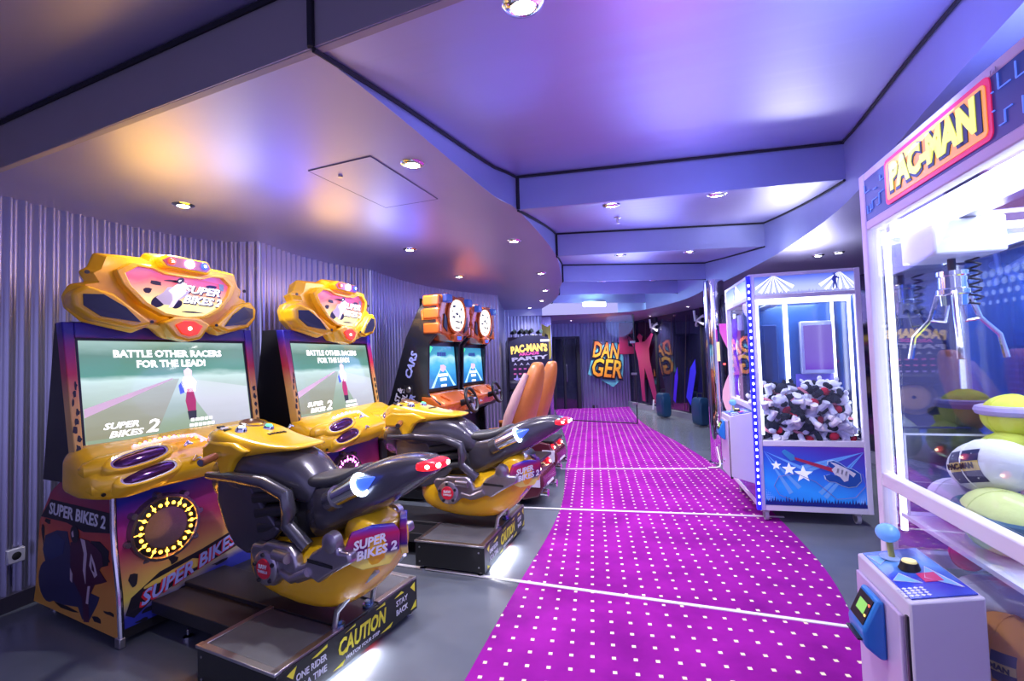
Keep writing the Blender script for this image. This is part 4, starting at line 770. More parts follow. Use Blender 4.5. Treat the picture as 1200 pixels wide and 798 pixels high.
        MB().prism([(0.42, 0.90), (0.41, 0.76), (0.48, 0.62), (0.56, 0.53), (0.66, 0.50), (0.84, 0.57), (0.92, 0.66), (0.80, 0.76), (0.68, 0.88), (0.60, 0.91)], mpS, -0.02, 0.025).build('leg_shield', m_bikeg, T, bevel=0.015, seg=3)
        MB().tube([(0.36, B_ + sg * 0.19, 0.90), (0.60, B_ + sg * 0.20, 0.91), (0.85, B_ + sg * 0.20, 0.90), (1.0, B_ + sg * 0.195, 0.85), (1.02, B_ + sg * 0.195, 0.77), (1.0, B_ + sg * 0.19, 0.70), (1.12, B_ + sg * 0.17, 0.60)], [0.02, 0.03, 0.034, 0.036, 0.036, 0.034, 0.036], 10).build('frame_spar', m_bikeg, T, smooth=True)
        for k in range(3): MB().tube([(0.72 + 0.02 * k, B_ + sg * 0.155, 0.80 - 0.075 * k), (0.98, B_ + sg * 0.13, 0.84 - 0.075 * k)], 0.034, 10).build('engine_fin', dark(), T, smooth=True)
        # handlebar
        hb = MB().tube([(0.50, B_ + sg * 0.15, 1.03), (0.50, B_ + sg * 0.22, 1.025), (0.54, B_ + sg * 0.34, 1.01)], [0.014, 0.017, 0.018], 10).build('handlebar', chrome(), T, smooth=True)
        MB().tube([(0.505, B_ + sg * 0.24, 1.023), (0.54, B_ + sg * 0.335, 1.01)], 0.021, 10).build('grip', mat('grip_copper', (0.35, 0.13, 0.06), 0.3, 0.6), hb, smooth=True)
        # exhaust in the tail
        ex_ = MB().tube([(1.28, B_ + sg * 0.135, 0.85), (1.44, B_ + sg * 0.145, 0.925)], 0.048, 18).build('exhaust', chrome(), T, smooth=True)
        MB().tube([(1.24, B_ + sg * 0.125, 0.83), (1.295, B_ + sg * 0.137, 0.857)], 0.056, 18).build('exhaust_sleeve', m_bikeg, ex_, smooth=True)
        d_ = Vector((0.16, 0.01 * sg, 0.075)).normalized(); cpt = Vector((1.45, B_ + sg * 0.147, 0.93)); a_ = Vector((0, 1, 0)); b_ = d_.cross(a_).normalized()
        MB().tube([cpt + (a_ * math.cos(2 * PI * k / 20) + b_ * math.sin(2 * PI * k / 20)) * 0.046 for k in range(20)], 0.012, 8, True).build('glow_ring', m_ring_w, ex_, smooth=True)
        MB().tube([cpt + d_ * 0.005, cpt + d_ * 0.04, cpt + d_ * 0.10], [0.040, 0.028, 0.004], 14).build('exhaust_cone', m_blue_g, ex_, smooth=True)
        # stand brackets
        MB().tube([(1.50, B_ + sg * 0.10, 0.52), (1.36, B_ + sg * 0.12, 0.40), (1.27, B_ + sg * 0.13, 0.30), (1.25, B_ + sg * 0.13, 0.215)], 0.014, 8).build('stand_bracket', satin(), T, smooth=True)
        MB().lathe([(0.0, 0.24), (0.016, 0.24), (0.016, 0.225), (0.028, 0.222), (0.028, 0.212)], 10, Matrix.Translation((1.25, B_ + sg * 0.10, 0))).build('stand_bolt', mat('bolt_blue', (0.2, 0.35, 0.6), 0.2, 0.9), T, smooth=True)
    # tank, nose, seat and tail
    MB().loft([sring(0.22, 0.80, 0.93, 0.08, B_), sring(0.30, 0.72, 1.0, 0.15, B_), sring(0.50, 0.72, 1.06, 0.185, B_), sring(0.70, 0.74, 1.075, 0.185, B_), sring(0.86, 0.76, 1.065, 0.165, B_), sring(0.98, 0.76, 1.02, 0.14, B_), sring(1.06, 0.76, 0.94, 0.12, B_), sring(1.12, 0.76, 0.89, 0.10, B_)]).build('tank', m_bikeg, T, sub=1)
    MB().loft([sring(0.98, 0.56, 0.90, 0.09, B_), sring(1.08, 0.58, 0.905, 0.125, B_), sring(1.22, 0.65, 0.92, 0.135, B_), sring(1.36, 0.72, 0.985, 0.14, B_), sring(1.50, 0.80, 1.04, 0.13, B_), sring(1.62, 0.87, 1.065, 0.115, B_), sring(1.74, 0.95, 1.065, 0.09, B_), sring(1.80, 0.99, 1.045, 0.06, B_)]).build('tail_fairing', m_bikeg, T, sub=1)
    MB().loft([sring(1.0, 0.86, 0.925, 0.10, B_), sring(1.08, 0.86, 0.935, 0.125, B_), sring(1.22, 0.87, 0.945, 0.12, B_), sring(1.32, 0.92, 0.985, 0.10, B_), sring(1.37, 0.96, 1.0, 0.06, B_)]).build('seat', mat('seat_black', (0.05, 0.05, 0.055), 0.4), T, sub=1)
    MB().loft([sring(0.46, 0.42, 0.62, 0.10, B_), sring(0.60, 0.42, 0.85, 0.12, B_), sring(0.95, 0.5, 0.85, 0.12, B_), sring(1.15, 0.5, 0.75, 0.10, B_)]).build('engine_block', dark(), T, sub=1)
    MB().loft([sring(1.22, 0.58, 0.72, 0.05, B_), sring(1.34, 0.60, 0.80, 0.07, B_), sring(1.44, 0.66, 0.86, 0.05, B_)]).build('tail_strut', m_bikeg, T, sub=1)
    # tail lamp
    tl = MB().loft([sring(1.70, 0.985, 1.045, 0.10, B_), sring(1.76, 0.985, 1.05, 0.092, B_), sring(1.815, 1.0, 1.047, 0.07, B_), sring(1.83, 1.01, 1.04, 0.05, B_)]).build('tail_lamp', m_tail_e, T, sub=1)
    for u in (-0.045, 0.03): MB().ball((1.824, B_ + u, 1.025), (0.012, 0.015, 0.012), 10, 6).build('tail_led', m_led_w, tl, smooth=True)
    for u, v in ((-0.078, 1.785),): MB().ball((v, B_ + u, 1.02), (0.012, 0.010, 0.010), 10, 6).build('tail_led', m_led_w, tl, smooth=True)
    # yellow cowl with the dials
    cw = MB().loft([sring(0.29, 1.0, 1.11, 0.13, B_), sring(0.33, 0.97, 1.165, 0.19, B_, 0.5), sring(0.42, 0.97, 1.170, 0.215, B_, 0.5), sring(0.56, 0.99, 1.135, 0.20, B_, 0.5), sring(0.68, 1.01, 1.105, 0.17, B_, 0.5), sring(0.80, 1.03, 1.09, 0.15, B_), sring(0.92, 1.045, 1.082, 0.13, B_), sring(0.97, 1.055, 1.072, 0.10, B_)]).build('cowl', yellow(), T, sub=1)
    for sg in (-1, 1):
        MB().prism([(0.33, 1.06), (0.40, 1.10), (0.60, 1.09), (0.70, 1.05), (0.60, 1.0), (0.55, 0.91), (0.50, 0.90), (0.46, 0.98), (0.34, 0.98)], lambda a, b, d, sg=sg: (a, B_ + sg * (0.175 + d), b), -0.03, 0.035).build('cowl_side', yellow(), cw, bevel=0.018, seg=3)
    CMt = lambda x, u, z: Matrix.Translation((x, B_ + u, z)) @ Matrix.Rotation(0.27, 4, 'Y')
    MB().lathe([(0.0, 0.002), (0.05, 0.002), (0.062, 0.014), (0.075, 0.008), (0.08, -0.02)], 20, CMt(0.43, 0.04, 1.158)).build('dial_recess', mat('dial_brown', (0.16, 0.07, 0.02), 0.3), cw, smooth=True)
    for x, u, c, es in ((0.52, -0.10, (0.6, 0.75, 0.8), 0.4), (0.55, 0.05, (0.1, 0.9, 0.3), 1.0)):
        MB().lathe([(0.0, 0.022), (0.024, 0.020), (0.03, 0.010), (0.034, -0.01)], 16, CMt(x, u, 1.142 - 0.3 * (x - 0.52))).build('button_ring', chrome(), cw, smooth=True)
        MB().lathe([(0.0, 0.028), (0.018, 0.026), (0.022, 0.018)], 16, CMt(x, u, 1.142 - 0.3 * (x - 0.52))).build('button', mat('button_%d' % int(100 * x), c, 0.3, emit=c, es=es), cw, smooth=True)
    for k in range(3): MB().box((0.40 + 0.03 * k, B_ - 0.14, 1.163 - 0.007 * k), (0.016, 0.04, 0.010), Matrix.Rotation(0.2, 3, 'Y')).build('cowl_print', black() if k != 1 else m_white_p, cw)
    for k in range(6): MB().box((0.65, B_ - 0.02 + 0.02 * k, 1.114), (0.02, 0.012, 0.006), Matrix.Rotation(0.25, 3, 'Y')).build('cowl_print', black(), cw)
    # badge plate wrapping the near rear corner
    ab = ramp_mat('art_badge', (0, 0, 1), 0.52, 0.73, [(0, (0.85, 0.75, 0.1)), (0.3, (0.9, 0.8, 0.15)), (0.42, (0.03, 0.03, 0.2)), (0.8, (0.5, 0.02, 0.1)), (1, (0.03, 0.05, 0.5))], 0.25, noise=0.08)
    for sg in (-1, 1):
        p0, p1 = Vector((1.40, B_ + sg * 0.205, 0)), Vector((1.575, B_ + sg * 0.02, 0)); ax_ = (p1 - p0).normalized(); nb = ax_.cross(Vector((0, 0, 1))) * (1 if sg < 0 else -1); Lb = (p1 - p0).length
        mb_ = lambda a, b, d: p0 + ax_ * (a * Lb) + nb * (d + 0.02 * math.sin(PI * a)) + Vector((0, 0, b))
        bd = MB().prism([(0.0, 0.64), (0.12, 0.71), (0.5, 0.735), (0.9, 0.725), (1.0, 0.69), (0.98, 0.60), (0.8, 0.545), (0.3, 0.54), (0.08, 0.57)], mb_, -0.03, 0.006).build('badge_plate', ab, T, bevel=0.006)
        if sg < 0:
            Mb = face_m(mb_(0.5, 0.648, 0.012), tuple(ax_ + Vector((0, 0, 0.15))), (0, 0, 1))
            text('SUPER', 'lettering', m_white_p, bd, 0.055, Mb @ Matrix.Translation((-0.015, 0.022, 0)), shear=0.25, bold=0.02, width=0.15)
            text('BIKES 2', 'lettering', m_white_p, bd, 0.055, Mb @ Matrix.Translation((0.008, -0.028, 0)), shear=0.25, bold=0.02, width=0.19)
    return T
game_a = make_bike_game('nearest yellow motorcycle racing game with an orange lit speaker ring')
def place(T, x, y, deg): T.location = (x, y, 0); T.rotation_euler = (0, 0, math.radians(deg))
game_b = copy_tree(game_a); game_b['label'] = 'second yellow motorcycle racing game, with a pink lit speaker ring'
for o in game_b.children_recursive:
    b0 = o.name.split('.')[0]
    if b0 in ('led', 'ring_spoke') and o.parent.name.split('.')[0] == 'speaker_ring':
        o.data = o.data.copy(); o.data.materials[0] = mat('led_pink', (1, 0.3, 0.9), 0.3, emit=(1.0, 0.2, 0.9), es=5)
    if b0 == 'ring_lamp': o.data = o.data.copy(); o.data.color = (1.0, 0.3, 0.9)
place(game_a, -2.17, 2.61, -25.5); place(game_b, -1.449, 3.735, -18.0)
# ------------------------------------------------------------------ twin car racing games
m_scr_car = ramp_mat('screen_car', (0, 0, 1), 1.21, 1.67, [(0, (0.01, 0.14, 0.45)), (0.3, (0.03, 0.25, 0.60)), (0.55, (0.08, 0.42, 0.75)), (0.7, (0.35, 0.65, 0.85)), (0.8, (0.05, 0.30, 0.45)), (1, (0.03, 0.20, 0.40))], 0.12, emit=1.0, noise=0.2, nscale=4, stretch=(1, 1, 2))
m_caroil = mat('side_black_gloss', (0.015, 0.016, 0.024), 0.22, coat=0.3)
m_leather = mat('orange_leather', (0.52, 0.16, 0.035), 0.38, noise=0.12, nscale=20, bump=0.05)
m_leather_l = mat('pale_leather', (0.58, 0.36, 0.36), 0.35)
m_marqc = mat('marquee_cream', (0.95, 0.88, 0.70), 0.3, emit=(1.0, 0.92, 0.75), es=1.5)
def make_car_game(label):
    T = empty('car_racing_game', (0, 0, 0), 0, label, 'arcade game', 'twin car racing games')
    HW = 0.39
    prof = [(0.02, 0.03), (0.02, 0.9), (0.12, 1.10), (0.34, 1.78), (0.50, 2.08), (0.60, 2.20), (0.72, 2.20), (0.72, 1.80), (0.62, 1.70), (0.60, 1.15), (0.75, 1.05), (0.72, 0.90), (0.58, 0.80), (0.62, 0.03)]
    MB().prism([(a, b) if a < 0.55 else (0.50 if b > 1.1 or b < 0.85 else a, b) for a, b in prof], SIDE(-HW + 0.03), 0, -2 * HW + 0.06).build('cabinet_body', black(), T)
    for sg in (-1, 1):
        s_ = MB().prism(prof, lambda a, b, d, sg=sg: (a, sg * (HW - 0.03 + d), b), 0.0, 0.035).build('side_panel', m_caroil, T, bevel=0.008)
        if sg < 0:
            M1 = face_m((0.26, -HW - 0.007, 1.06), (0.33, 0, 0.94), (-0.94, 0, 0.33))
            text('FAST &', 'lettering', m_white_p, s_, 0.085, M1 @ Matrix.Translation((0.02, 0.05, 0)), shear=0.2, bold=0.02, width=0.26)
            text('FURIOUS', 'lettering', m_white_p, s_, 0.085, M1 @ Matrix.Translation((0.0, -0.03, 0)), shear=0.2, bold=0.02, width=0.32)
            text('SUPER', 'lettering', m_bluep, s_, 0.085, M1 @ Matrix.Translation((0.0, -0.12, 0)), shear=0.25, bold=0.02, width=0.26)
            text('CARS', 'lettering', m_bluep, s_, 0.11, face_m((0.40, -HW - 0.007, 1.46), (0.33, 0, 0.94), (-0.94, 0, 0.33)), shear=0.25, bold=0.02, width=0.30)
            MB().box((0.36, -HW - 0.007, 1.20), (0.10, 0.004, 0.10)).build('badge_plate', dark(), s_)
            MB().lathe([(0, 0.006), (0.025, 0.006), (0.03, 0)], 14, Matrix.Translation((0.36, -HW - 0.009, 1.20)) @ Matrix.Rotation(PI / 2, 4, 'X')).build('lock', satin(), s_, smooth=True)
    # screen
    bz = lambda a, b, d: (0.585 - 0.06 * (b - 1.2) + d, a, b)
    MB().prism([(-0.37, 1.17), (0.37, 1.17), (0.37, 1.74), (-0.37, 1.74)], bz, -0.06, 0.0).build('screen_bezel', black(), T, bevel=0.006)
    sc = MB().prism([(-0.335, 1.205), (0.335, 1.205), (0.335, 1.675), (-0.335, 1.675)], bz, -0.001, 0.004).build('screen', m_scr_car, T)
    up = (-0.06, 0, 1)
    m_sd = mat('scr_dkblue', (0.02, 0.05, 0.3), 0.3, emit=(0.02, 0.05, 0.25), es=0.5)
    for z, w_, n_, h_, m_ in ((1.585, 0.22, 4, 0.022, m_sd), (1.345, 0.24, 6, 0.016, m_white_e), (1.295, 0.16, 4, 0.016, m_white_e), (1.225, 0.14, 3, 0.012, m_white_e)):      # captions too small to read
        for k in range(n_): MB().prism([(-w_ / 2 + w_ * (k + q[0]) / n_, z + q[1] * h_) for q in ((0, -1), (0.8, -1), (0.85, 1), (0.05, 1))], bz, 0.004, 0.007).build('caption_mark', m_, sc)
    MB().prism([(-0.06, 1.40), (0.0, 1.38), (0.07, 1.41), (0.08, 1.44), (0.03, 1.46), (-0.05, 1.46)], bz, 0.004, 0.006).build('screen_car', mat('scr_pink', (0.6, 0.3, 0.5), 0.3, emit=(0.75, 0.4, 0.6), es=0.9), sc)
    MB().prism([(-0.335, 1.60), (-0.27, 1.60), (-0.20, 1.66), (-0.25, 1.675), (-0.335, 1.675)], bz, 0.004, 0.006).build('screen_logo', mat('scr_green', (0.05, 0.5, 0.2), 0.3, emit=(0.05, 0.7, 0.25), es=0.9), sc)
    for k in (-1, 1): MB().prism([(0.02 * k, 1.45), (0.03 * k, 1.45), (0.30 * k, 1.21), (0.24 * k, 1.21)], bz, 0.004, 0.0055).build('screen_lane', mat('scr_lane', (0.4, 0.7, 0.9), 0.3, emit=(0.3, 0.7, 0.95), es=0.8), sc)
    # marquee: stacked orange grille with a lit oval
    mq = lambda a, b, d: (0.70 + d + 0.06 * (b - 2.0), a, b)
    hh = [(0.0, 1.72), (0.12, 1.74), (0.20, 1.78), (0.32, 1.80), (0.39, 1.86), (0.40, 2.05), (0.38, 2.12), (0.36, 2.22), (0.20, 2.26), (0.0, 2.24)]
    out = hh + [(-a, b) for a, b in hh[::-1][1:-1]]
    sh = MB().prism(out, mq, -0.18, 0.06).build('marquee_shell', orange(), T, bevel=0.025, seg=3)
    for sg in (-1, 1):
        for z in (1.86, 2.02, 2.16): MB().box((0.66, sg * 0.375, z), (0.20, 0.07, 0.12)).build('grille_bar', orange(), sh, bevel=0.02, seg=3)
        MB().prism([(sg * 0.22, 1.83), (sg * 0.31, 1.88), (sg * 0.30, 2.02), (sg * 0.24, 1.98)], mq, 0.055, 0.072).build('speaker_grille', mat('grille_black', (0.015, 0.015, 0.02), 0.3), sh)
        MB().box((0.76 + 0.02, sg * 0.27, 2.19), (0.10, 0.13, 0.09)).build('lamp_block', mat('lamp_block_blue', (0.02, 0.03, 0.10), 0.15, emit=(0.03, 0.08, 0.5), es=0.5), sh, bevel=0.015)
    MB().prism([(-0.10, 1.72), (0.10, 1.72), (0.14, 1.80), (0.0, 1.83), (-0.14, 1.80)], mq, 0.05, 0.11).build('chin', orange(), sh, bevel=0.02, seg=3)
    MB().prism([(-0.04, 1.74), (0.04, 1.74), (0.05, 1.78), (-0.05, 1.78)], mq, 0.10, 0.12).build('chin_lamp', m_blue_g, sh, bevel=0.006)
    ov = [(0.21 * math.copysign(abs(math.cos(2 * PI * k / 20)) ** 0.8, math.cos(2 * PI * k / 20)), 2.02 + 0.185 * math.sin(2 * PI * k / 20)) for k in range(20)]
    pc = MB().prism(ov, mq, 0.05, 0.075).build('marquee_picture', m_marqc, T)
    MB().tube([mq(a * 1.05, 2.02 + (b - 2.02) * 1.05, 0.075) for a, b in ov], 0.018, 8, True).build('picture_rim', orange(), pc, smooth=True)
    splats(pc, lambda a, b, d: mq(a, b, 0.076 + d), [(-0.08, 2.12, 0.06, 0.02), (0.1, 2.1, 0.04, 0.03), (0.0, 1.88, 0.1, 0.012), (0.0, 2.04, 0.05, 0.03), (0.07, 2.02, 0.04, 0.02), (-0.09, 2.0, 0.06, 0.018), (0.02, 1.95, 0.09, 0.018), (0.11, 1.95, 0.03, 0.03), (-0.12, 2.06, 0.03, 0.012)], m_inkp, 21)
    # dashboard and wheel
    MB().loft([[(0.56 + (a - 0.56) * k, u, 1.03 + (b - 1.03) * k) for a, b in ((0.50, 1.16), (0.66, 1.15), (0.80, 1.04), (0.78, 0.92), (0.60, 0.86), (0.50, 0.90))] for u, k in ((-0.40, 0.75), (-0.36, 1.0), (-0.12, 1.05), (0.12, 1.05), (0.36, 1.0), (0.40, 0.75))]).build('dashboard', orange(), T, bevel=0.02, seg=3)
    MB().box((0.74, 0.0, 0.90), (0.06, 0.74, 0.05)).build('dash_lip', dark(), T, bevel=0.01)
    for u in (-0.24, 0.24):
        MB().tube([(0.70, u - 0.06, 1.13), (0.76, u, 1.08), (0.79, u + 0.04, 1.0)], 0.02, 8).build('dash_rib', orange(), T, smooth=True)
        MB().box((0.785, u, 0.985), (0.02, 0.10, 0.06)).build('dash_print', mat('dash_print', (0.55, 0.6, 0.75), 0.3), T, bevel=0.004)
    wc = Vector((0.93, 0.0, 1.06)); ax = Vector((1, 0, 0.30)).normalized(); a_ = Vector((0, 1, 0)); b_ = ax.cross(a_)
    wl = MB().tube([wc + (a_ * math.cos(2 * PI * k / 28) + b_ * math.sin(2 * PI * k / 28)) * 0.135 for k in range(28)], 0.019, 10, True).build('steering_wheel', black(), T, smooth=True)
    for t in (0.1, PI - 0.1, PI * 1.5): MB().tube([wc - ax * 0.02, wc + (a_ * math.cos(t) + b_ * math.sin(t)) * 0.135], [0.025, 0.014], 8).build('spoke', satin(), wl, smooth=True)
    MB().tube([wc - ax * 0.03, wc + ax * 0.01], 0.042, 14).build('hub', black(), wl, smooth=True)
    MB().tube([(0.72, 0, 1.0), wc - ax * 0.02], 0.035, 12).build('steering_column', dark(), wl, smooth=True)
    MB().tube([(0.80, 0.26, 0.88), (0.86, 0.26, 0.98), (0.87, 0.26, 1.06)], [0.012, 0.012, 0.022], 8).build('gear_lever', m_bluep, T, smooth=True)
    # base, seat and tail
    MB().box((0.98, 0, 0.06), (1.10, 0.55, 0.08)).build('base_beam', dark(), T, bevel=0.01)
    MB().loft([sring(0.98, 0.10, 0.50, 0.24, p=0.4), sring(1.05, 0.10, 0.58, 0.26, p=0.4), sring(1.45, 0.10, 0.60, 0.26, p=0.4), sring(1.60, 0.12, 0.50, 0.24, p=0.4), sring(1.66, 0.16, 0.44, 0.20, p=0.4)]).build('seat_pedestal', black(), T, sub=1)
    MB().loft([sring(1.0, 0.60, 0.66, 0.20, p=0.5), sring(1.04, 0.57, 0.71, 0.24, p=0.5), sring(1.30, 0.57, 0.70, 0.24, p=0.5), sring(1.45, 0.58, 0.70, 0.22, p=0.5)]).build('seat_cushion', m_leather, T, sub=1)
    rings = []
    for z, v0, v1, hw in ((0.62, 1.36, 1.56, 0.20), (0.75, 1.40, 1.62, 0.25), (0.95, 1.48, 1.68, 0.26), (1.12, 1.55, 1.73, 0.25), (1.25, 1.60, 1.76, 0.21), (1.36, 1.65, 1.78, 0.16), (1.44, 1.69, 1.78, 0.11), (1.465, 1.71, 1.76, 0.07)):
        R_ = []
        for k in range(16):
            t = 2 * PI * k / 16; c_, s_ = math.cos(t), math.sin(t); R_.append(((v0 + v1) / 2 + (v1 - v0) / 2 * math.copysign(abs(c_) ** 0.6, c_) - 0.05 * (abs(s_) ** 3), hw * math.copysign(abs(s_) ** 0.6, s_), z))
        rings.append(R_)
    MB().loft(rings).build('backrest', m_leather, T, sub=1)
    for sg in (-1, 1):
        MB().tube([(1.38, sg * 0.235, 0.66), (1.46, sg * 0.265, 0.90), (1.55, sg * 0.25, 1.12), (1.64, sg * 0.18, 1.34)], [0.04, 0.055, 0.05, 0.03], 10).build('side_bolster', m_leather_l, T, smooth=True)
        MB().tube([(1.04, sg * 0.235, 0.68), (1.25, sg * 0.24, 0.69), (1.42, sg * 0.235, 0.69)], [0.025, 0.04, 0.03], 10).build('seat_bolster', m_leather, T, smooth=True)
    tb = MB().prism([(1.46, 0.40), (1.60, 0.44), (1.72, 0.42), (1.74, 0.36), (1.80, 0.32), (1.82, 0.22), (1.76, 0.10), (1.60, 0.06), (1.46, 0.10)], SIDE(-0.27), 0.0, -0.54).build('tail_body', mat('tail_maroon', (0.10, 0.015, 0.03), 0.25, coat=0.4), T, bevel=0.02, seg=3)
    MB().box((1.60, 0, 0.445), (0.34, 0.50, 0.03)).build('tail_deck', black(), T, bevel=0.006)
    MB().box((1.79, 0.0, 0.25), (0.03, 0.26, 0.13), Matrix.Rotation(-0.3, 3, 'Y')).build('number_plate', mat('plate_white', (0.75, 0.75, 0.85), 0.35), T, bevel=0.005)
    for k in range(5): MB().prism([(-0.10 + 0.042 * k + q[0], 0.25 + q[1]) for q in ((0, -0.025), (0.026, -0.025), (0.03, 0.025), (0.004, 0.025))], lambda a, b, d: (1.807 + d - 0.3 * (b - 0.25), a, b), 0, 0.002).build('plate_mark', m_bluep, T)
    for sg in (-1, 1):
        MB().lathe([(0.0, 0.03), (0.03, 0.028), (0.04, 0.01), (0.04, -0.02)], 16, Matrix.Translation((1.735, sg * 0.20, 0.37)) @ Matrix.Rotation(PI / 2, 4, 'Y')).build('tail_light', m_tail_e, tb, smooth=True)
        MB().ball((1.768, sg * 0.20, 0.37), (0.008, 0.014, 0.014), 10, 6).build('tail_led', m_led_w, tb, smooth=True)
        MB().tube([(1.70, sg * 0.19, 0.13), (1.84, sg * 0.19, 0.13)], 0.04, 14).build('exhaust', chrome(), tb, smooth=True)
        MB().box((1.70, sg * 0.272, 0.27), (0.16, 0.012, 0.14)).build('side_decal', mat('decal_white', (0.7, 0.68, 0.78), 0.35), tb, bevel=0.003)
    for x, y in ((0.12, -0.3), (0.12, 0.3), (1.5, -0.2), (1.5, 0.2)): MB().lathe([(0.01, 0.06), (0.01, 0.02), (0.03, 0.012), (0.03, 0)], 10, Matrix.Translation((x, y, 0))).build('levelling_foot', satin(), T, smooth=True)
    return T
car_a = make_car_game('nearer of the twin orange car racing games with leather bucket seat')
car_b = copy_tree(car_a); car_b['label'] = 'farther of the twin orange car racing games, beside the party cabinet'
place(car_a, -1.355, 5.62, -19); place(car_b, -1.105, 6.77, -19)

# ------------------------------------------------------------------ tall party cabinet
pa = empty('party_cabinet', (0.32, 9.75, 0), math.radians(-82), 'tall dark upright cabinet with yellow arched title beside the car games', 'arcade game')
m_pk = mat('cabinet_navy_black', (0.015, 0.012, 0.03), 0.3, coat=0.3)
PW = 0.42
MB().prism([(-0.35, 0.03), (-0.35, 1.85), (0.05, 1.95), (0.12, 1.95), (0.06, 1.55), (-0.05, 1.45), (0.06, 1.10), (0.28, 1.02), (0.28, 0.92), (0.12, 0.85), (0.14, 0.03)], SIDE(-PW), 0, -2 * PW).build('cabinet_body', m_pk, pa, bevel=0.008)
mqp = lambda a, b, d: (0.145 + d, a, b)
hd = [(-PW, 0.95), (PW, 0.95), (PW, 1.92), (0.2, 1.99), (-0.1, 1.98), (-PW, 1.86)]
fr = MB().prism(hd, mqp, -0.03, 0.0).build('front_board', m_pk, pa, bevel=0.006)
m_py = mat('title_yellow', (0.95, 0.70, 0.10), 0.35, emit=(1.0, 0.70, 0.15), es=0.6)
text("PAC-MAN'S", 'lettering', m_py, fr, 0.20, face_m(mqp(0, 1.72, 0.004), (0, 1, 0.06), (0, 0, 1)), bold=0.03, width=0.76, arc=0.22)
text('ARCADE', 'lettering', mat('title_red', (0.7, 0.1, 0.3), 0.35, emit=(0.7, 0.1, 0.5), es=0.4), fr, 0.08, face_m(mqp(0, 1.605, 0.004), (0, 1, 0.06), (0, 0, 1)), bold=0.03, width=0.42)
text('PARTY', 'lettering', m_white_p, fr, 0.10, face_m(mqp(0, 1.51, 0.004), (0, 1, 0.06), (0, 0, 1)), bold=0.03, width=0.75)
MB().box((0.149, 0.34, 1.87), (0.003, 0.2, 0.05)).build('maker_plate', m_white_p, fr)
for r_ in range(4):
    for c_ in range(7):
        if r_ == 3 and c_ < 3: continue
        MB().box((0.147, -0.30 + 0.105 * c_, 1.30 - 0.10 * r_), (0.004, 0.055, 0.03)).build('pixel_block', mat('pix_%d' % r_, [(0.55, 0.1, 0.35), (0.6, 0.12, 0.3), (0.4, 0.3, 0.75), (0.35, 0.35, 0.8)][r_], 0.35, emit=[(0.55, 0.1, 0.35), (0.6, 0.12, 0.3), (0.4, 0.3, 0.75), (0.35, 0.35, 0.8)][r_], es=0.3), fr)
for c_ in range(3): MB().prism([(-0.33 + 0.13 * c_, 1.37), (-0.29 + 0.13 * c_, 1.43), (-0.25 + 0.13 * c_, 1.37), (-0.29 + 0.13 * c_, 1.39)], mqp, 0.001, 0.004).build('arrow_print', m_white_p, fr)
MB().prism([(-0.38, 0.97), (-0.30, 1.05), (-0.26, 1.2), (-0.22, 1.05), (-0.1, 0.97)], mqp, 0.001, 0.004).build('spire_print', mat('spire_print', (0.45, 0.4, 0.8), 0.35), fr)
dsk = MB().lathe([(0.0, 0.03), (0.16, 0.03), (0.20, 0.02), (0.21, 0.0)], 28, Matrix.Translation((0.16, 0.06, 0.68)) @ Matrix.Rotation(PI / 2, 4, 'Y')).build('drum_disc', mat('disc_cream', (0.75, 0.52, 0.24), 0.45), pa, smooth=True)
for q, (r1, r2) in enumerate(((0.225, 0.24), (0.26, 0.27), (0.285, 0.29))): MB().lathe([(r1, 0.0), (r1, 0.012 - 0.002 * q), (r2, 0.012 - 0.002 * q), (r2, 0.0)], 28, Matrix.Translation((0.142, 0.06, 0.68)) @ Matrix.Rotation(PI / 2, 4, 'Y')).build('disc_groove', mat('groove_gold', (0.35, 0.25, 0.12), 0.4), dsk, smooth=True)
MB().ball((0.20, 0.06, 0.68), (0.01, 0.03, 0.03)).build('disc_pin', dark(), dsk, smooth=True)
for q in range(5):
    x = -0.05; u = [-0.30, -0.15, -0.05, 0.06, 0.25][q]
    MB().tube([(x, u, 1.90), (x, u, 2.05)], 0.012, 6).build('lamp_stem', black(), pa)
    MB().tube([(x - 0.03, u - 0.03, 2.04), (x + 0.07, u + 0.04, 2.07 + 0.02 * (q % 2))], [0.03, 0.05], 10).build('lamp_can', black(), pa, smooth=True)
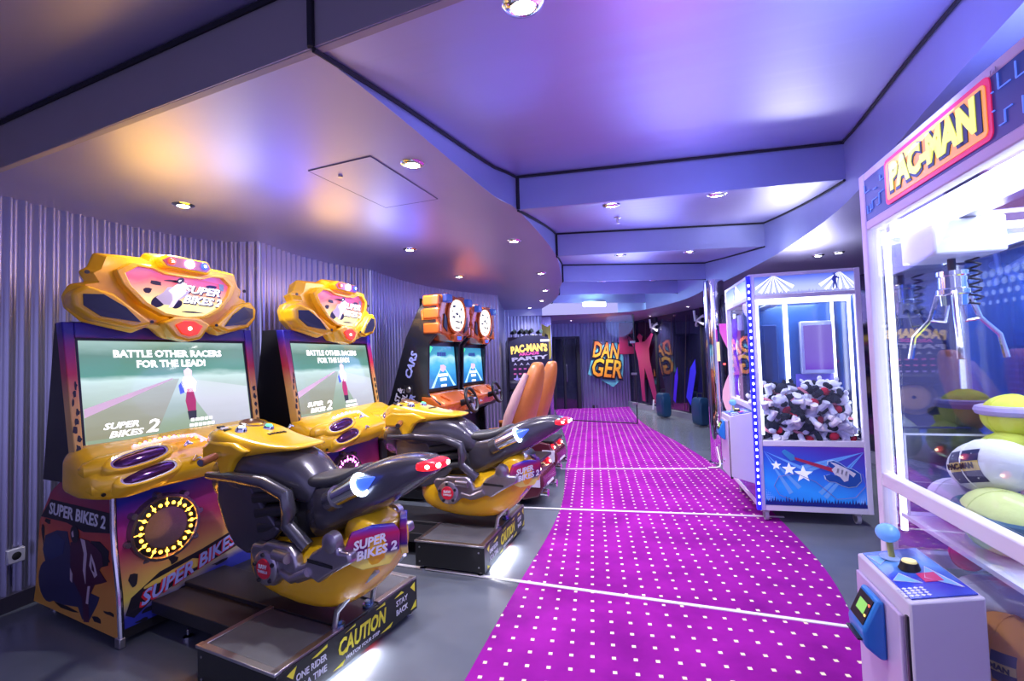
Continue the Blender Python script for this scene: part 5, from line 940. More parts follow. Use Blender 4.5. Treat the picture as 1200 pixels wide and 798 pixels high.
# ------------------------------------------------------------------ claw machines
m_frame = white_paint()
m_led_strip = mat('tube_white', (1, 1, 1), 0.3, emit=(0.80, 0.86, 1.0), es=2.6)
g_claw = glass_mat('claw_glass', (0.93, 0.95, 1.0), 0.9)
CW, CD, CZ = 0.87, 1.08, 2.19
def frame_bars(T, z_bot=0.10, win=0.71, hdr=1.98, skip_led=()):
    p = 0.045
    for x in (p / 2, CW - p / 2):
        for y in (p / 2, CD - p / 2): MB().box((x, y, (z_bot + CZ) / 2), (p, p, CZ - z_bot)).build('post', m_frame, T, bevel=0.005)
    for z, h in ((z_bot + 0.025, 0.05), (win - 0.025, 0.05), (hdr, 0.035), (CZ - 0.015, 0.03)):
        for y in (p / 2, CD - p / 2): MB().box((CW / 2, y, z), (CW - 2 * p, p - 0.004, h)).build('rail', m_frame, T, bevel=0.004)
        zz = z if z != win - 0.025 else 0.985
        for x in (p / 2, CW - p / 2): MB().box((x, CD / 2, zz if x < 0.1 else z), (p - 0.004, CD - 2 * p, h)).build('rail', m_frame, T, bevel=0.004)
    MB().box((CW / 2, CD / 2, CZ - 0.012), (CW - 0.02, CD - 0.02, 0.02)).build('roof', m_frame, T)
    MB().box((CW / 2, CD / 2, z_bot + 0.02), (CW - 0.04, CD - 0.04, 0.03)).build('base', m_frame, T)
    for x, y in ((0.06, 0.06), (CW - 0.10, 0.06), (0.06, CD - 0.08), (CW - 0.10, CD - 0.08)):
        c = MB().tube([(x - 0.014, y + 0.01, 0.05), (x + 0.014, y + 0.01, 0.05)], 0.049, 20).build('caster', mat('caster_rubber', (0.42, 0.42, 0.5), 0.4), T, smooth=True)
        MB().tube([(x - 0.017, y + 0.01, 0.05), (x + 0.017, y + 0.01, 0.05)], 0.033, 16).build('caster_hub', mat('hub_dark', (0.12, 0.12, 0.16), 0.3), c, smooth=True)
        MB().box((x, y + 0.01, 0.085), (0.05, 0.05, 0.03)).build('caster_fork', satin(), c, bevel=0.004)
def glass_panes(T, win=0.71, hdr=1.98, far=None):
    MB().box((CW / 2, 0.020, (win + hdr) / 2), (CW - 0.10, 0.006, hdr - win - 0.03)).build('pane', g_claw, T)
    MB().box((CW / 2, CD - 0.020, (win + hdr) / 2), (CW - 0.10, 0.006, hdr - win - 0.03)).build('pane', far or g_claw, T)
    MB().box((0.020, CD / 2, (1.01 + hdr) / 2), (0.006, CD - 0.10, hdr - 1.01 - 0.03)).build('pane', g_claw, T)
def gantry(T, cx, cy, zt=1.95, open_=0.16, boxd=(0.26, 0.22, 0.17)):
    for y in (0.10, CD - 0.10): MB().box((CW / 2, y, zt), (CW - 0.1, 0.03, 0.03)).build('gantry_rail', satin(), T)
    MB().box((cx, CD / 2, zt - 0.015), (0.05, CD - 0.2, 0.03)).build('gantry_beam', satin(), T)
    g = MB().box((cx, cy, zt - 0.03 - boxd[2] / 2), boxd).build('carriage', mat('carriage_white', (0.85, 0.86, 0.92), 0.35), T, bevel=0.008)
    z0 = zt - 0.03 - boxd[2]
    MB().tube([(cx, cy, z0), (cx, cy, z0 - 0.05)], 0.012, 8).build('cord', black(), g)
    c = MB().lathe([(0.0, z0 - 0.045), (0.045, z0 - 0.045), (0.045, z0 - 0.06), (0.04, z0 - 0.065), (0.04, z0 - 0.105), (0.047, z0 - 0.11), (0.047, z0 - 0.125), (0.04, z0 - 0.13), (0.038, z0 - 0.165), (0.0, z0 - 0.165)], 20, Matrix.Translation((cx, cy, 0))).build('claw_motor', chrome(), T, smooth=True)
    for k in range(3):
        t = 2 * PI * k / 3 + 2.2; d = Vector((math.cos(t), math.sin(t), 0)); b = Vector((cx, cy, z0))
        MB().tube([b + d * 0.045 + Vector((0, 0, -0.12)), b + d * 0.075 + Vector((0, 0, -0.21)), b + d * (open_) + Vector((0, 0, -0.27)), b + d * (open_ + 0.015) + Vector((0, 0, -0.35))], [0.009, 0.008, 0.008, 0.010], 8).build('claw_finger', chrome(), c, smooth=True)
        MB().tube([b + d * 0.02 + Vector((0, 0, -0.165)), b + d * 0.03 + Vector((0, 0, -0.22)), b + d * 0.078 + Vector((0, 0, -0.212))], 0.006, 6).build('claw_link', chrome(), c, smooth=True)
    MB().tube([(cx + 0.06 + 0.02 * math.cos(k * 1.1), cy + 0.02 * math.sin(k * 1.1), z0 - 0.005 * k) for k in range(34)], 0.004, 5).build('coil_cord', black(), c, smooth=True)
def control_box(T, u0=0.46, u1=0.80, zt=0.80, zb=0.25, dep=0.20):
    m_bp = mat('box_paint', (0.62, 0.58, 0.72), 0.35)
    b = MB().prism([(-dep, zb + 0.06), (-dep, zt - 0.02), (0.0, zt + 0.015), (0.0, zb)], lambda a, z, d: (a, d, z), u0, u1).build('control_box', m_bp, T, bevel=0.006)
    top = lambda x, y, d=0: (x, y, zt - 0.02 + 0.035 * (x + dep) / dep + 0.0005 + d)
    pl = MB().prism([(-dep + 0.012, u0 + 0.015), (-dep + 0.012, u1 - 0.015), (-0.01, u1 - 0.015), (-0.01, u0 + 0.015)], lambda a, y, d: top(a, y, d), 0.001, 0.004).build('control_panel', ramp_mat('panel_blue_' + T.name, (0.5, 1, 0), u0 - 0.1, u1, [(0, (0.02, 0.08, 0.55)), (0.35, (0.02, 0.02, 0.5)), (0.6, (0.12, 0.35, 0.75)), (1, (0.01, 0.02, 0.4))], 0.2, noise=0.25, nscale=9), b)
    uc = (u0 + u1) / 2
    for P in ([(-0.16, uc - 0.05), (-0.10, uc - 0.08), (-0.13, uc - 0.01)], [(-0.05, uc + 0.02), (-0.02, uc - 0.12), (-0.08, uc - 0.05)], [(-0.15, uc + 0.06), (-0.10, uc + 0.12), (-0.16, uc + 0.13)]):
        MB().prism(P, lambda a, y, d: top(a, y, d), 0.004, 0.005).build('star_print', mat('print_sky', (0.2, 0.5, 0.9), 0.3), pl)
        MB().tube([top(a, y, 0.005) for a, y in P], 0.0018, 5, True).build('star_outline', m_white_p, pl)
    for k in range(5):
        for j in range(4): MB().prism([(-0.17 + 0.014 * k + 0.006 * math.cos(q * PI / 2), u0 + 0.03 + 0.014 * j + 0.006 * math.sin(q * PI / 2)) for q in range(4)], lambda a, y, d: top(a, y, d), 0.004, 0.005).build('dot_print', m_white_p, pl)
    MB().prism([(-0.09, uc - 0.075), (-0.045, uc - 0.075), (-0.045, uc - 0.02), (-0.09, uc - 0.02)], lambda a, y, d: top(a, y, d), 0.004, 0.006).build('price_card', mat('card_crimson', (0.62, 0.02, 0.15), 0.35), pl)
    t0 = Vector(top(-0.09, uc + 0.015, 0.004))
    MB().lathe([(0.0, 0.024), (0.022, 0.022), (0.026, 0.008), (0.030, 0.0)], 18, Matrix.Translation(t0)).build('push_button', black(), b, smooth=True)
    MB().lathe([(0.0, 0.030), (0.018, 0.028), (0.020, 0.022)], 18, Matrix.Translation(t0)).build('button_cap', mat('button_cream', (0.9, 0.82, 0.35), 0.35, emit=(0.9, 0.8, 0.3), es=0.25), b, smooth=True)
    j0 = Vector(top(-0.10, uc + 0.105, 0.004))
    MB().lathe([(0.0, 0.004), (0.034, 0.003), (0.036, 0.0)], 20, Matrix.Translation(j0)).build('joystick_skirt', mat('clear_blue', (0.3, 0.45, 0.8), 0.1), b, smooth=True)
    MB().tube([j0, j0 + Vector((-0.004, 0.004, 0.055))], 0.009, 10).build('joystick_shaft', mat('shaft_olive', (0.4, 0.4, 0.12), 0.35), b, smooth=True)
    MB().ball(j0 + Vector((-0.006, 0.006, 0.078)), (0.034, 0.034, 0.030), 18, 12).build('joystick_ball', mat('ball_clear_blue', (0.18, 0.40, 0.78), 0.06, emit=(0.1, 0.3, 0.8), es=0.25), b, smooth=True)
    # front service door and the blue card reader
    MB().box((-dep - 0.006, uc + 0.01, (zb + zt) / 2 - 0.01), (0.012, u1 - u0 - 0.05, zt - zb - 0.12)).build('service_door', mat('door_lilac', (0.55, 0.45, 0.68), 0.3), b, bevel=0.004)
    MB().box((-dep + 0.001, u0 + 0.012, (zb + zt) / 2 - 0.01), (0.014, 0.012, zt - zb - 0.10)).build('door_gap', black(), b)
    MB().lathe([(0.0, 0.014), (0.010, 0.014), (0.014, 0.008), (0.014, 0.0)], 14, Matrix.Translation((-dep - 0.012, uc + 0.05, zb + 0.16)) @ Matrix.Rotation(-PI / 2, 4, 'Y')).build('door_lock', chrome(), b, smooth=True)
    cz = zt - 0.17
    rd = MB().prism([(-dep - 0.012, cz + 0.09), (-dep - 0.03, cz + 0.095), (-dep - 0.075, cz - 0.005), (-dep - 0.07, cz - 0.05), (-dep - 0.03, cz - 0.085), (-dep - 0.012, cz - 0.085)], lambda a, z, d: (a, d, z), uc - 0.055, uc + 0.065).build('card_reader', mat('reader_blue', (0.02, 0.20, 0.62), 0.3, coat=0.3), b, bevel=0.01, seg=3)
    fr_ = lambda a, t, d: (-dep - 0.030 - 0.045 * t - d * 0.9, a, cz + 0.095 - 0.10 * t + d * 0.4)
    MB().prism([(uc - 0.042, 0.12), (uc + 0.052, 0.12), (uc + 0.052, 0.85), (uc - 0.042, 0.85)], fr_, -0.001, 0.003).build('reader_display', black(), rd)
    MB().prism([(uc - 0.022, 0.3), (uc + 0.03, 0.3), (uc + 0.03, 0.62), (uc - 0.022, 0.62)], fr_, 0.003, 0.004).build('reader_lcd', mat('lcd_green', (0.15, 0.35, 0.08), 0.3, emit=(0.25, 0.6, 0.12), es=0.6), rd)
    for q, c in enumerate(((0.9, 0.1, 0.05), (0.9, 0.6, 0.1))): MB().box(fr_(uc - 0.034, 0.3 + 0.3 * q, 0.004), (0.003, 0.006, 0.006)).build('reader_led', mat('reader_led_%d' % q, c, 0.3, emit=c, es=2), rd)
    MB().box((-dep - 0.06, uc + 0.005, cz - 0.035), (0.05, 0.09, 0.005)).build('card_slot', black(), rd)
    return b
def burst(T, mp, ox, oy, angs, L, wd, m, lo, hi, nm='ray_print'):
    """light rays as thin wedges clipped to a rectangle"""
    for a in angs:
        d = (math.cos(a), math.sin(a)); n_ = (-d[1], d[0]); P = [(ox, oy), (ox + d[0] * L - n_[0] * wd, oy + d[1] * L - n_[1] * wd), (ox + d[0] * L + n_[0] * wd, oy + d[1] * L + n_[1] * wd)]
        P = [(min(max(x, lo[0]), hi[0]), min(max(y, lo[1]), hi[1])) for x, y in P]; MB().prism(P, mp, 0.001, 0.002).build(nm, m, T)
def star_poly(cx, cy, r):
    return [(cx + (r if k % 2 == 0 else r * 0.42) * math.sin(PI * k / 5), cy + (r if k % 2 == 0 else r * 0.42) * math.cos(PI * k / 5)) for k in range(10)]
small_person = [(0.0, 0.0), (0.05, 0.0), (0.12, 0.30), (0.20, 0.0), (0.25, 0.02), (0.20, 0.40), (0.20, 0.62), (0.36, 0.55), (0.37, 0.60), (0.20, 0.74), (0.15, 0.76), (0.18, 0.86), (0.12, 0.93), (0.06, 0.87), (0.09, 0.76), (0.02, 0.70), (-0.02, 0.50), (0.04, 0.42)]

# -------- guitar claw machine
K = empty('claw_machine', (2.14, 4.19, 0.0065), math.radians(-13.9), 'white framed claw machine with electric guitar art and black and white plush toys', 'claw machine', 'claw machines')
frame_bars(K); glass_panes(K)
fr0 = lambda y: (lambda a, b, d: (a, y - d, b))
art_g = ramp_mat('art_guitar_blue', (0.25, 0, 1), 0.12, 0.95, [(0, (0.01, 0.12, 0.62)), (0.3, (0.02, 0.25, 0.80)), (0.55, (0.02, 0.08, 0.55)), (0.8, (0.06, 0.02, 0.35)), (1, (0.20, 0.02, 0.30))], 0.3, emit=0.25, noise=0.05, nscale=4)
lp = MB().box((CW / 2, 0.012, 0.405), (CW - 0.09, 0.012, 0.51)).build('lower_panel', art_g, K)
mpG = fr0(0.0055)
m_ray = mat('ray_paleblue', (0.12, 0.32, 0.75), 0.35, emit=(0.12, 0.32, 0.8), es=0.2)
burst(lp, mpG, 0.825, 0.62, (PI + 0.28, PI + 0.36, PI + 0.80, PI + 0.90), 0.50, 0.018, m_ray, (0.05, 0.155), (0.82, 0.655))
burst(lp, mpG, 0.045, 0.62, (-0.45, -0.85, -1.05), 0.42, 0.018, m_ray, (0.05, 0.155), (0.82, 0.655))
m_star = mat('star_white', (0.8, 0.84, 0.95), 0.35, emit=(0.8, 0.85, 1.0), es=0.3)
for cx_, cz_, r_ in ((0.145, 0.495, 0.042), (0.245, 0.465, 0.058), (0.355, 0.425, 0.075)): MB().prism(star_poly(cx_, cz_, r_), mpG, 0.002, 0.004).build('star_print', m_star, lp)
GO = [(0.53, 0.42), (0.56, 0.43), (0.60, 0.42), (0.58, 0.47), (0.545, 0.51), (0.55, 0.535), (0.59, 0.545), (0.64, 0.52), (0.68, 0.49), (0.73, 0.475), (0.78, 0.44), (0.785, 0.38), (0.745, 0.335), (0.69, 0.325), (0.64, 0.34), (0.60, 0.365), (0.55, 0.37), (0.525, 0.39), (0.518, 0.42)]
gm = lambda P: [(a - 0.005, b - 0.0) for a, b in P]
MB().prism([(0.655 + (a - 0.655) * 1.06, 0.43 + (b - 0.43) * 1.07) for a, b in GO], mpG, 0.004, 0.005).build('guitar_outline', mat('outline_pale', (0.6, 0.75, 0.9), 0.3), lp)
MB().prism(GO, mpG, 0.005, 0.009).build('guitar_body', mat('guitar_blue', (0.02, 0.10, 0.45), 0.25), lp, bevel=0.001)
MB().prism([(0.56, 0.535), (0.60, 0.525), (0.65, 0.50), (0.72, 0.46), (0.75, 0.44), (0.73, 0.41), (0.70, 0.44), (0.69, 0.38), (0.66, 0.37), (0.63, 0.41), (0.59, 0.43), (0.57, 0.47), (0.60, 0.50)], mpG, 0.009, 0.011).build('guitar_pickguard', mat('pick_white', (0.82, 0.82, 0.88), 0.3), lp)
MB().prism([(0.275, 0.575), (0.30, 0.545), (0.60, 0.44), (0.605, 0.475)], mpG, 0.006, 0.010).build('guitar_neck', mat('neck_crimson', (0.5, 0.03, 0.10), 0.3), lp)
MB().prism([(0.20, 0.625), (0.22, 0.635), (0.29, 0.585), (0.295, 0.545), (0.26, 0.54), (0.21, 0.59), (0.195, 0.61)], mpG, 0.006, 0.010).build('guitar_head', mat('head_blue', (0.05, 0.30, 0.65), 0.3), lp)
for k in range(3): MB().prism([(0.615 + 0.03 * k, 0.485 - 0.012 * k), (0.627 + 0.03 * k, 0.48 - 0.012 * k), (0.617 + 0.03 * k, 0.445 - 0.012 * k), (0.605 + 0.03 * k, 0.45 - 0.012 * k)], mpG, 0.011, 0.013).build('pickup', satin(), lp)
MB().tube([(0.80, -0.0015, 0.44), (0.82, -0.0015, 0.34), (0.74, -0.0015, 0.24), (0.60, -0.0015, 0.22), (0.45, -0.0015, 0.36), (0.30, -0.0015, 0.43), (0.16, -0.0015, 0.40), (0.12, -0.0015, 0.32), (0.16, -0.0015, 0.24), (0.26, -0.0015, 0.20)], 0.0025, 5).build('guitar_lead', mat('lead_mauve', (0.3, 0.2, 0.5), 0.4), lp)
rnd = random.Random(4); P = [(0.047, 0.152)]
x = 0.05
while x < 0.82:
    P += [(x, 0.18 + rnd.uniform(0, 0.015)), (x + 0.008, 0.20 + rnd.uniform(0, 0.035)), (x + 0.016, 0.182)]; x += 0.022
P += [(0.823, 0.18), (0.823, 0.152)]
MB().prism(P, mpG, 0.004, 0.006).build('crowd_print', mat('crowd_navy', (0.01, 0.02, 0.25), 0.4), lp)
for j in range(9):
    for i in range(7):
        for sx, x0 in ((1, 0.06), (-1, 0.81)):
            if i + j < 9: 
                rr = 0.005 * (1 - (i + j) / 11.0); MB().prism([(x0 + sx * 0.014 * i + rr * math.cos(q * PI / 2), 0.17 + 0.014 * j + rr * math.sin(q * PI / 2)) for q in range(4)], mpG, 0.001, 0.002).build('halftone_dot', m_star, lp)
# header panels
art_h = ramp_mat('art_header_lilac', (0, 0, 1), 1.99, 2.18, [(0, (0.55, 0.60, 0.92)), (0.45, (0.38, 0.45, 0.90)), (0.8, (0.12, 0.18, 0.80)), (1, (0.03, 0.06, 0.60))], 0.3, emit=0.85, noise=0.04)
hp = MB().box((CW / 2, 0.012, 2.085), (CW - 0.09, 0.012, 0.17)).build('header_panel', art_h, K)
m_rayw = mat('ray_white', (0.85, 0.88, 1.0), 0.35, emit=(0.9, 0.92, 1.0), es=0.8)
for ox in (0.20, 0.72): burst(hp, mpG, ox, 2.18, [-PI / 2 + t for t in (-0.9, -0.6, -0.3, 0.0, 0.3, 0.6, 0.9)], 0.2, 0.016, m_rayw, (0.05, 2.003), (0.82, 2.168))
MB().prism([(0.66 + 0.15 * a, 2.02 + 0.15 * b) for a, b in small_person], mpG, 0.002, 0.004).build('performer_print', mat('performer_blue', (0.10, 0.16, 0.6), 0.35), hp)
P = [(0.05, 2.0)]; x = 0.05
while x < 0.82: P += [(x, 2.008), (x + 0.01, 2.02 + rnd.uniform(0, 0.015)), (x + 0.018, 2.01)]; x += 0.028
P += [(0.82, 2.008), (0.82, 2.0)]
MB().prism(P, mpG, 0.002, 0.003).build('crowd_print', mat('crowd_lilac', (0.45, 0.48, 0.8), 0.4, emit=(0.4, 0.45, 0.8), es=0.3), hp)
hs = MB().box((0.012, CD / 2, 2.085), (0.012, CD - 0.09, 0.17)).build('header_panel', art_h, K)
mpL = LEFTF(0.0055)
burst(hs, mpL, 0.55, 2.18, [-PI / 2 + t for t in (-0.9, -0.5, -0.1, 0.3, 0.7)], 0.2, 0.02, m_rayw, (0.05, 2.003), (1.03, 2.168))
MB().prism([(0.60 + 0.15 * a, 2.02 + 0.15 * b) for a, b in small_person], mpL, 0.002, 0.004).build('performer_print', MATS['performer_blue'], hs)
# blue led corner strip
st = MB().box((-0.012, -0.012, 1.14), (0.035, 0.035, 2.06)).build('led_channel', mat('led_channel_blue', (0.02, 0.02, 0.6), 0.3, emit=(0.01, 0.01, 1.0), es=0.8), K, bevel=0.004)
l0 = None
for k in range(34):
    z = 0.17 + 0.058 * k
    if l0 is None: l0 = MB().box((0, 0, 0), (0.013, 0.008, 0.020)).build('led', mat('led_iceblue', (0.7, 0.75, 1), 0.3, emit=(0.7, 0.75, 1.0), es=7), st); l0.location = (-0.012, -0.031, z)
    else: child_copy(l0, st, (-0.012, -0.031, z))
# inside: white light tubes, deck, back walls and small screen
for x, y in ((0.07, 0.07), (CW - 0.07, 0.07), (CW - 0.07, 0.42), (0.07, CD - 0.08)): MB().tube([(x, y, 0.75), (x, y, 1.95)], 0.014, 8).build('light_tube', m_led_strip, K, smooth=True)
MB().box((CW / 2, 0.075, 1.945), (CW - 0.12, 0.05, 0.05)).build('light_tube', m_led_strip, K, bevel=0.008)
area('box_light', (CW / 2, 0.34, 1.93), (0, 0, -1), (0.80, 0.86, 1.0), 1.6, 0.5, 0.25, K)
area('added_uplight', (CW * 0.6, CD * 0.3, CZ + 0.02), (0.1, -0.3, 1), (0.9, 0.92, 1.0), 14, 0.5, 0.5, K)  # unseen white uplight added to brighten the soffit above
MB().box((CW / 2 + 0.01, CD / 2, 0.69), (CW - 0.10, CD - 0.10, 0.02)).build('prize_deck', m_frame, K)
m_cbk = ramp_mat('claw_back_blue', (0, 0, 1), 0.7, 1.95, [(0, (0.02, 0.04, 0.22)), (0.4, (0.008, 0.04, 0.20)), (0.75, (0.01, 0.07, 0.26)), (1, (0.04, 0.12, 0.35))], 0.25, noise=0.06)
rw = MB().box((CW - 0.018, CD / 2, 1.34), (0.012, CD - 0.09, 1.24)).build('inner_wall', m_cbk, K)
YB = 0.47
lw_ = MB().box((CW / 2, YB, 1.34), (CW - 0.09, 0.012, 1.24)).build('inner_wall', m_cbk, K)
MB().box((0.21, YB - 0.012, 1.42), (0.24, 0.012, 0.66)).build('mirror_panel', mat('mirror_blue', (0.02, 0.06, 0.22), 0.1, 0.5), lw_, bevel=0.004)
MB().box((0.21, YB - 0.020, 1.40), (0.13, 0.006, 0.36)).build('mirror_slot', mat('mirror_navy', (0.01, 0.03, 0.12), 0.15), lw_)
MB().box((0.41, YB - 0.025, 1.34), (0.035, 0.03, 1.2)).build('light_bar', m_led_strip, lw_, bevel=0.005)
tv = MB().box((0.665, YB - 0.035, 1.52), (0.29, 0.05, 0.50)).build('screen_frame', mat('silver_blue', (0.45, 0.50, 0.75), 0.3, 0.5), K, bevel=0.01)
MB().box((0.665, YB - 0.062, 1.52), (0.235, 0.006, 0.42)).build('screen', ramp_mat('screen_violet', (0, 0, 1), 1.3, 1.75, [(0, (0.16, 0.01, 0.6)), (0.2, (0.22, 0.10, 0.65)), (1, (0.24, 0.14, 0.62))], 0.2, emit=0.6, noise=0.05), tv)
MB().box((0.65, YB - 0.012, 1.02), (0.34, 0.012, 0.5)).build('mesh_panel', ramp_mat('mesh_violet', (0, 0, 1), 0.75, 1.3, [(0, (0.35, 0.35, 0.8)), (0.5, (0.10, 0.08, 0.5)), (1, (0.10, 0.07, 0.5))], 0.3, emit=0.12, noise=0.1), lw_)
# aisle side: violet reflection painted as a glowing wave on the glass, lower panels, control box
pv = MB().prism([(0.74 + 0.05 * math.sin(t * 0.9), 1.04 + 0.058 * t) for t in range(15)] + [(0.93, 1.04 + 0.058 * 14), (0.93, 1.04)], LEFTF(0.028), -0.004, 0.0).build('wave_reflection', mat('violet_reflection', (0.22, 0.0, 0.75), 0.3, emit=(0.25, 0.0, 1.0), es=0.5), K)
lo2 = MB().box((0.014, CD / 2, 0.56), (0.010, CD - 0.09, 0.82)).build('lower_panel', ramp_mat('art_aisle', (0, 0.4, 1), 0.2, 1.2, [(0, (0.25, 0.1, 0.45)), (0.4, (0.05, 0.10, 0.4)), (0.7, (0.03, 0.2, 0.45)), (1, (0.2, 0.3, 0.7))], 0.15, noise=0.15, nscale=6), K)
MB().box((0.010, 0.25, 0.67), (0.012, 0.42, 0.03)).build('panel_rail', m_frame, lo2)
MB().box((0.010, 0.25, 0.30), (0.012, 0.42, 0.02)).build('panel_rail', m_frame, lo2)
for k in range(3): MB().prism([(0.20 - 0.03 * k, 0.40 + 0.06 * k), (0.24 - 0.03 * k, 0.42 + 0.06 * k), (0.22 - 0.03 * k, 0.48 + 0.06 * k), (0.17 - 0.03 * k, 0.45 + 0.06 * k)], LEFTF(0.008), 0, 0.002).build('paper_print', m_white_p, lo2)
control_box(K, 0.10, 0.47, 0.93, 0.30)
gantry(K, 0.22, 0.86, 1.93)
# pink wavy fin standing behind the machine
pf = empty('pink_fin', (2.50, 5.62, 0), math.radians(-14), 'glowing pink wavy panel between the chrome column and guitar claw machine', 'panel')
MB().prism([(0.05 + 0.06 * math.sin(t * 0.75), 0.35 + 0.1 * t) for t in range(16)] + [(0.22, 1.85), (0.22, 0.35)], lambda a, b, d: (a, d, b), 0, 0.03).build('fin', ramp_mat('pink_fin', (0, 0, 1), 0.5, 1.8, [(0, (0.85, 0.45, 0.70)), (0.5, (0.85, 0.4, 0.75)), (1, (0.75, 0.05, 0.75))], 0.3, emit=0.7, noise=0.05), pf, bevel=0.004)
MB().box((0.14, 0.015, 0.18), (0.12, 0.10, 0.36)).build('fin_foot', m_frame, pf, bevel=0.005)

# -------- plush toys
def plush_kind(cols):
    """a sitting soft toy: body, head, snout, ears, arms, legs, scarf"""
    T = empty('plush_toy', (0, 0, 0))
    fz = [mat('plush_%d_%d_%d' % tuple(int(99 * q) for q in c), c, 0.95, spec=0.1, noise=0.1, nscale=60, bump=0.3) for c in cols]
    b, h, l, s = fz
    MB().ball((0, 0, 0.07), (0.062, 0.055, 0.075), 12, 8).build('body', b, T, smooth=True)
    MB().ball((0.012, 0, 0.165), (0.056, 0.060, 0.052), 12, 8).build('head', h, T, smooth=True)
    MB().ball((0.060, 0, 0.155), (0.028, 0.034, 0.026), 10, 6).build('snout', l if cols[1] != cols[2] else b, T, smooth=True)
    for sg in (-1, 1):
        MB().ball((0.0, sg * 0.045, 0.215), (0.014, 0.020, 0.026), 10, 6).build('ear', h, T, smooth=True)
        MB().tube([(0.02, sg * 0.05, 0.11), (0.06, sg * 0.085, 0.075), (0.09, sg * 0.08, 0.05)], [0.022, 0.024, 0.026], 8).build('arm', h if cols[0] != cols[1] else l, T, smooth=True)
        MB().tube([(0.03, sg * 0.035, 0.03), (0.09, sg * 0.055, 0.025), (0.12, sg * 0.06, 0.035)], [0.028, 0.028, 0.032], 8).build('leg', l, T, smooth=True)
    MB().tube([(0.055 * math.cos(t * PI / 5), 0.055 * math.sin(t * PI / 5), 0.125) for t in range(10)], 0.013, 8, True).build('scarf', s if cols[3][1] > 0.1 else h, T, smooth=True)
    if cols[3][1] < 0.1: MB().ball((0.075, 0.0, 0.085), (0.022, 0.040, 0.036), 10, 6).build('heart', s, T, smooth=True)
    return T
BK, WH, RD = (0.02, 0.025, 0.04), (0.80, 0.80, 0.86), (0.65, 0.02, 0.05)
kinds = [plush_kind((WH, BK, WH, RD)), plush_kind((BK, WH, WH, RD)), plush_kind((WH, WH, BK, RD)), plush_kind((BK, BK, WH, (0.7, 0.25, 0.3)))]
used = [False] * 4
rnd = random.Random(11)
KM = Matrix.Translation((2.14, 4.19, 0)) @ Matrix.Rotation(math.radians(-13.9), 4, 'Z')
cname = ['white plush toy with black head', 'black plush toy with white head', 'white plush toy with black paws', 'black plush toy with white paws']
ordn = ['first', 'second', 'third', 'fourth', 'fifth', 'sixth', 'seventh']
lay = ['bottom layer', 'second layer', 'third layer', 'top layer']; rown = ['front row', 'middle row', 'back row']
for ly, (zz, nx, ny, x0, x1, y0, y1) in enumerate(((0.715, 6, 2, 0.13, 0.74, 0.14, 0.32), (0.83, 6, 2, 0.12, 0.74, 0.14, 0.32), (0.945, 6, 2, 0.12, 0.74, 0.14, 0.36), (1.06, 5, 2, 0.14, 0.72, 0.19, 0.35))):
    for j in range(ny):
        for i in range(nx):
            x = x0 + (x1 - x0) * i / (nx - 1) + rnd.uniform(-0.015, 0.015); y = y0 + (y1 - y0) * j / (ny - 1) + rnd.uniform(-0.015, 0.015)
            z = zz + rnd.uniform(-0.015, 0.02); k = rnd.choice((0, 1, 3, 3, 1, 2))
            if ly == 3 and i in (1, 2): z -= 0.03
            if not used[k]: o = kinds[k]; used[k] = True
            else: o = copy_tree(kinds[k])
            o.matrix_world = KM @ Matrix.Translation((x, y, z + 0.06)) @ Matrix.Rotation(rnd.uniform(-2.6, -0.5), 4, 'Z') @ Matrix.Rotation(rnd.uniform(-0.9, 0.9), 4, 'Y') @ Matrix.Rotation(rnd.uniform(-0.7, 0.7), 4, 'X') @ Matrix.Scale(1.0, 4) @ Matrix.Translation((0, 0, -0.10))
            tag(o, '%s, %s, %s, %s from the left' % (cname[k], lay[ly], rown[j], ordn[i]), 'plush toy', 'black and white plush toys in the guitar claw machine')

# -------- near claw machine with the maze header
N = empty('claw_machine', (1.123, 0.857, 0.0065), math.radians(-16.7), 'near claw machine with yellow title header and round plush toys', 'claw machine', 'claw machines')
frame_bars(N); glass_panes(N, far=glass_mat('near_far_pane', (0.45, 0.58, 0.95), 0.9, 0.22))
mz = mat('maze_navy', (0.015, 0.03, 0.16), 0.3, emit=(0.01, 0.03, 0.2), es=0.4)
hn = MB().box((0.012, CD / 2, 2.085), (0.016, CD - 0.08, 0.175)).build('header_panel', mz, N)
mpN = LEFTF(0.0035)
m_ml = mat('maze_line', (0.10, 0.20, 0.75), 0.3, emit=(0.10, 0.2, 0.9), es=0.6)
rnd = random.Random(2)
for k in range(34):
    y0 = 0.06 + 0.96 * (k % 17) / 16.5; z0 = 2.015 + 0.085 * (k // 17) + rnd.uniform(0, 0.02); a = rnd.choice((0.025, 0.04)); b = rnd.choice((0.02, 0.03, 0.04))
    path = rnd.choice(([(0, 0), (a, 0), (a, b)], [(0, b), (0, 0), (a, 0), (a, b)], [(0, 0), (a, 0)], [(0, b), (a, b), (a, 0), (a + 0.02, 0)]))
    MB().tube([(0.0015, min(y0 + p[0], 1.03), min(z0 + p[1], 2.165)) for p in path], 0.002, 5).build('maze_line', m_ml, hn)
def rrect(y0, y1, z0, z1, r): 
    P = []
    for cy, cz_, t0 in ((y1 - r, z1 - r, 0), (y0 + r, z1 - r, PI / 2), (y0 + r, z0 + r, PI), (y1 - r, z0 + r, PI * 1.5)):
        P += [(cy + r * math.cos(t0 + q * PI / 8), cz_ + r * math.sin(t0 + q * PI / 8)) for q in range(5)]
    return P
MB().prism(rrect(0.30, 0.86, 2.006, 2.168, 0.02), mpN, 0.001, 0.004).build('title_border', mat('title_crimson', (0.75, 0.02, 0.10), 0.3, emit=(0.8, 0.02, 0.12), es=0.35), hn)
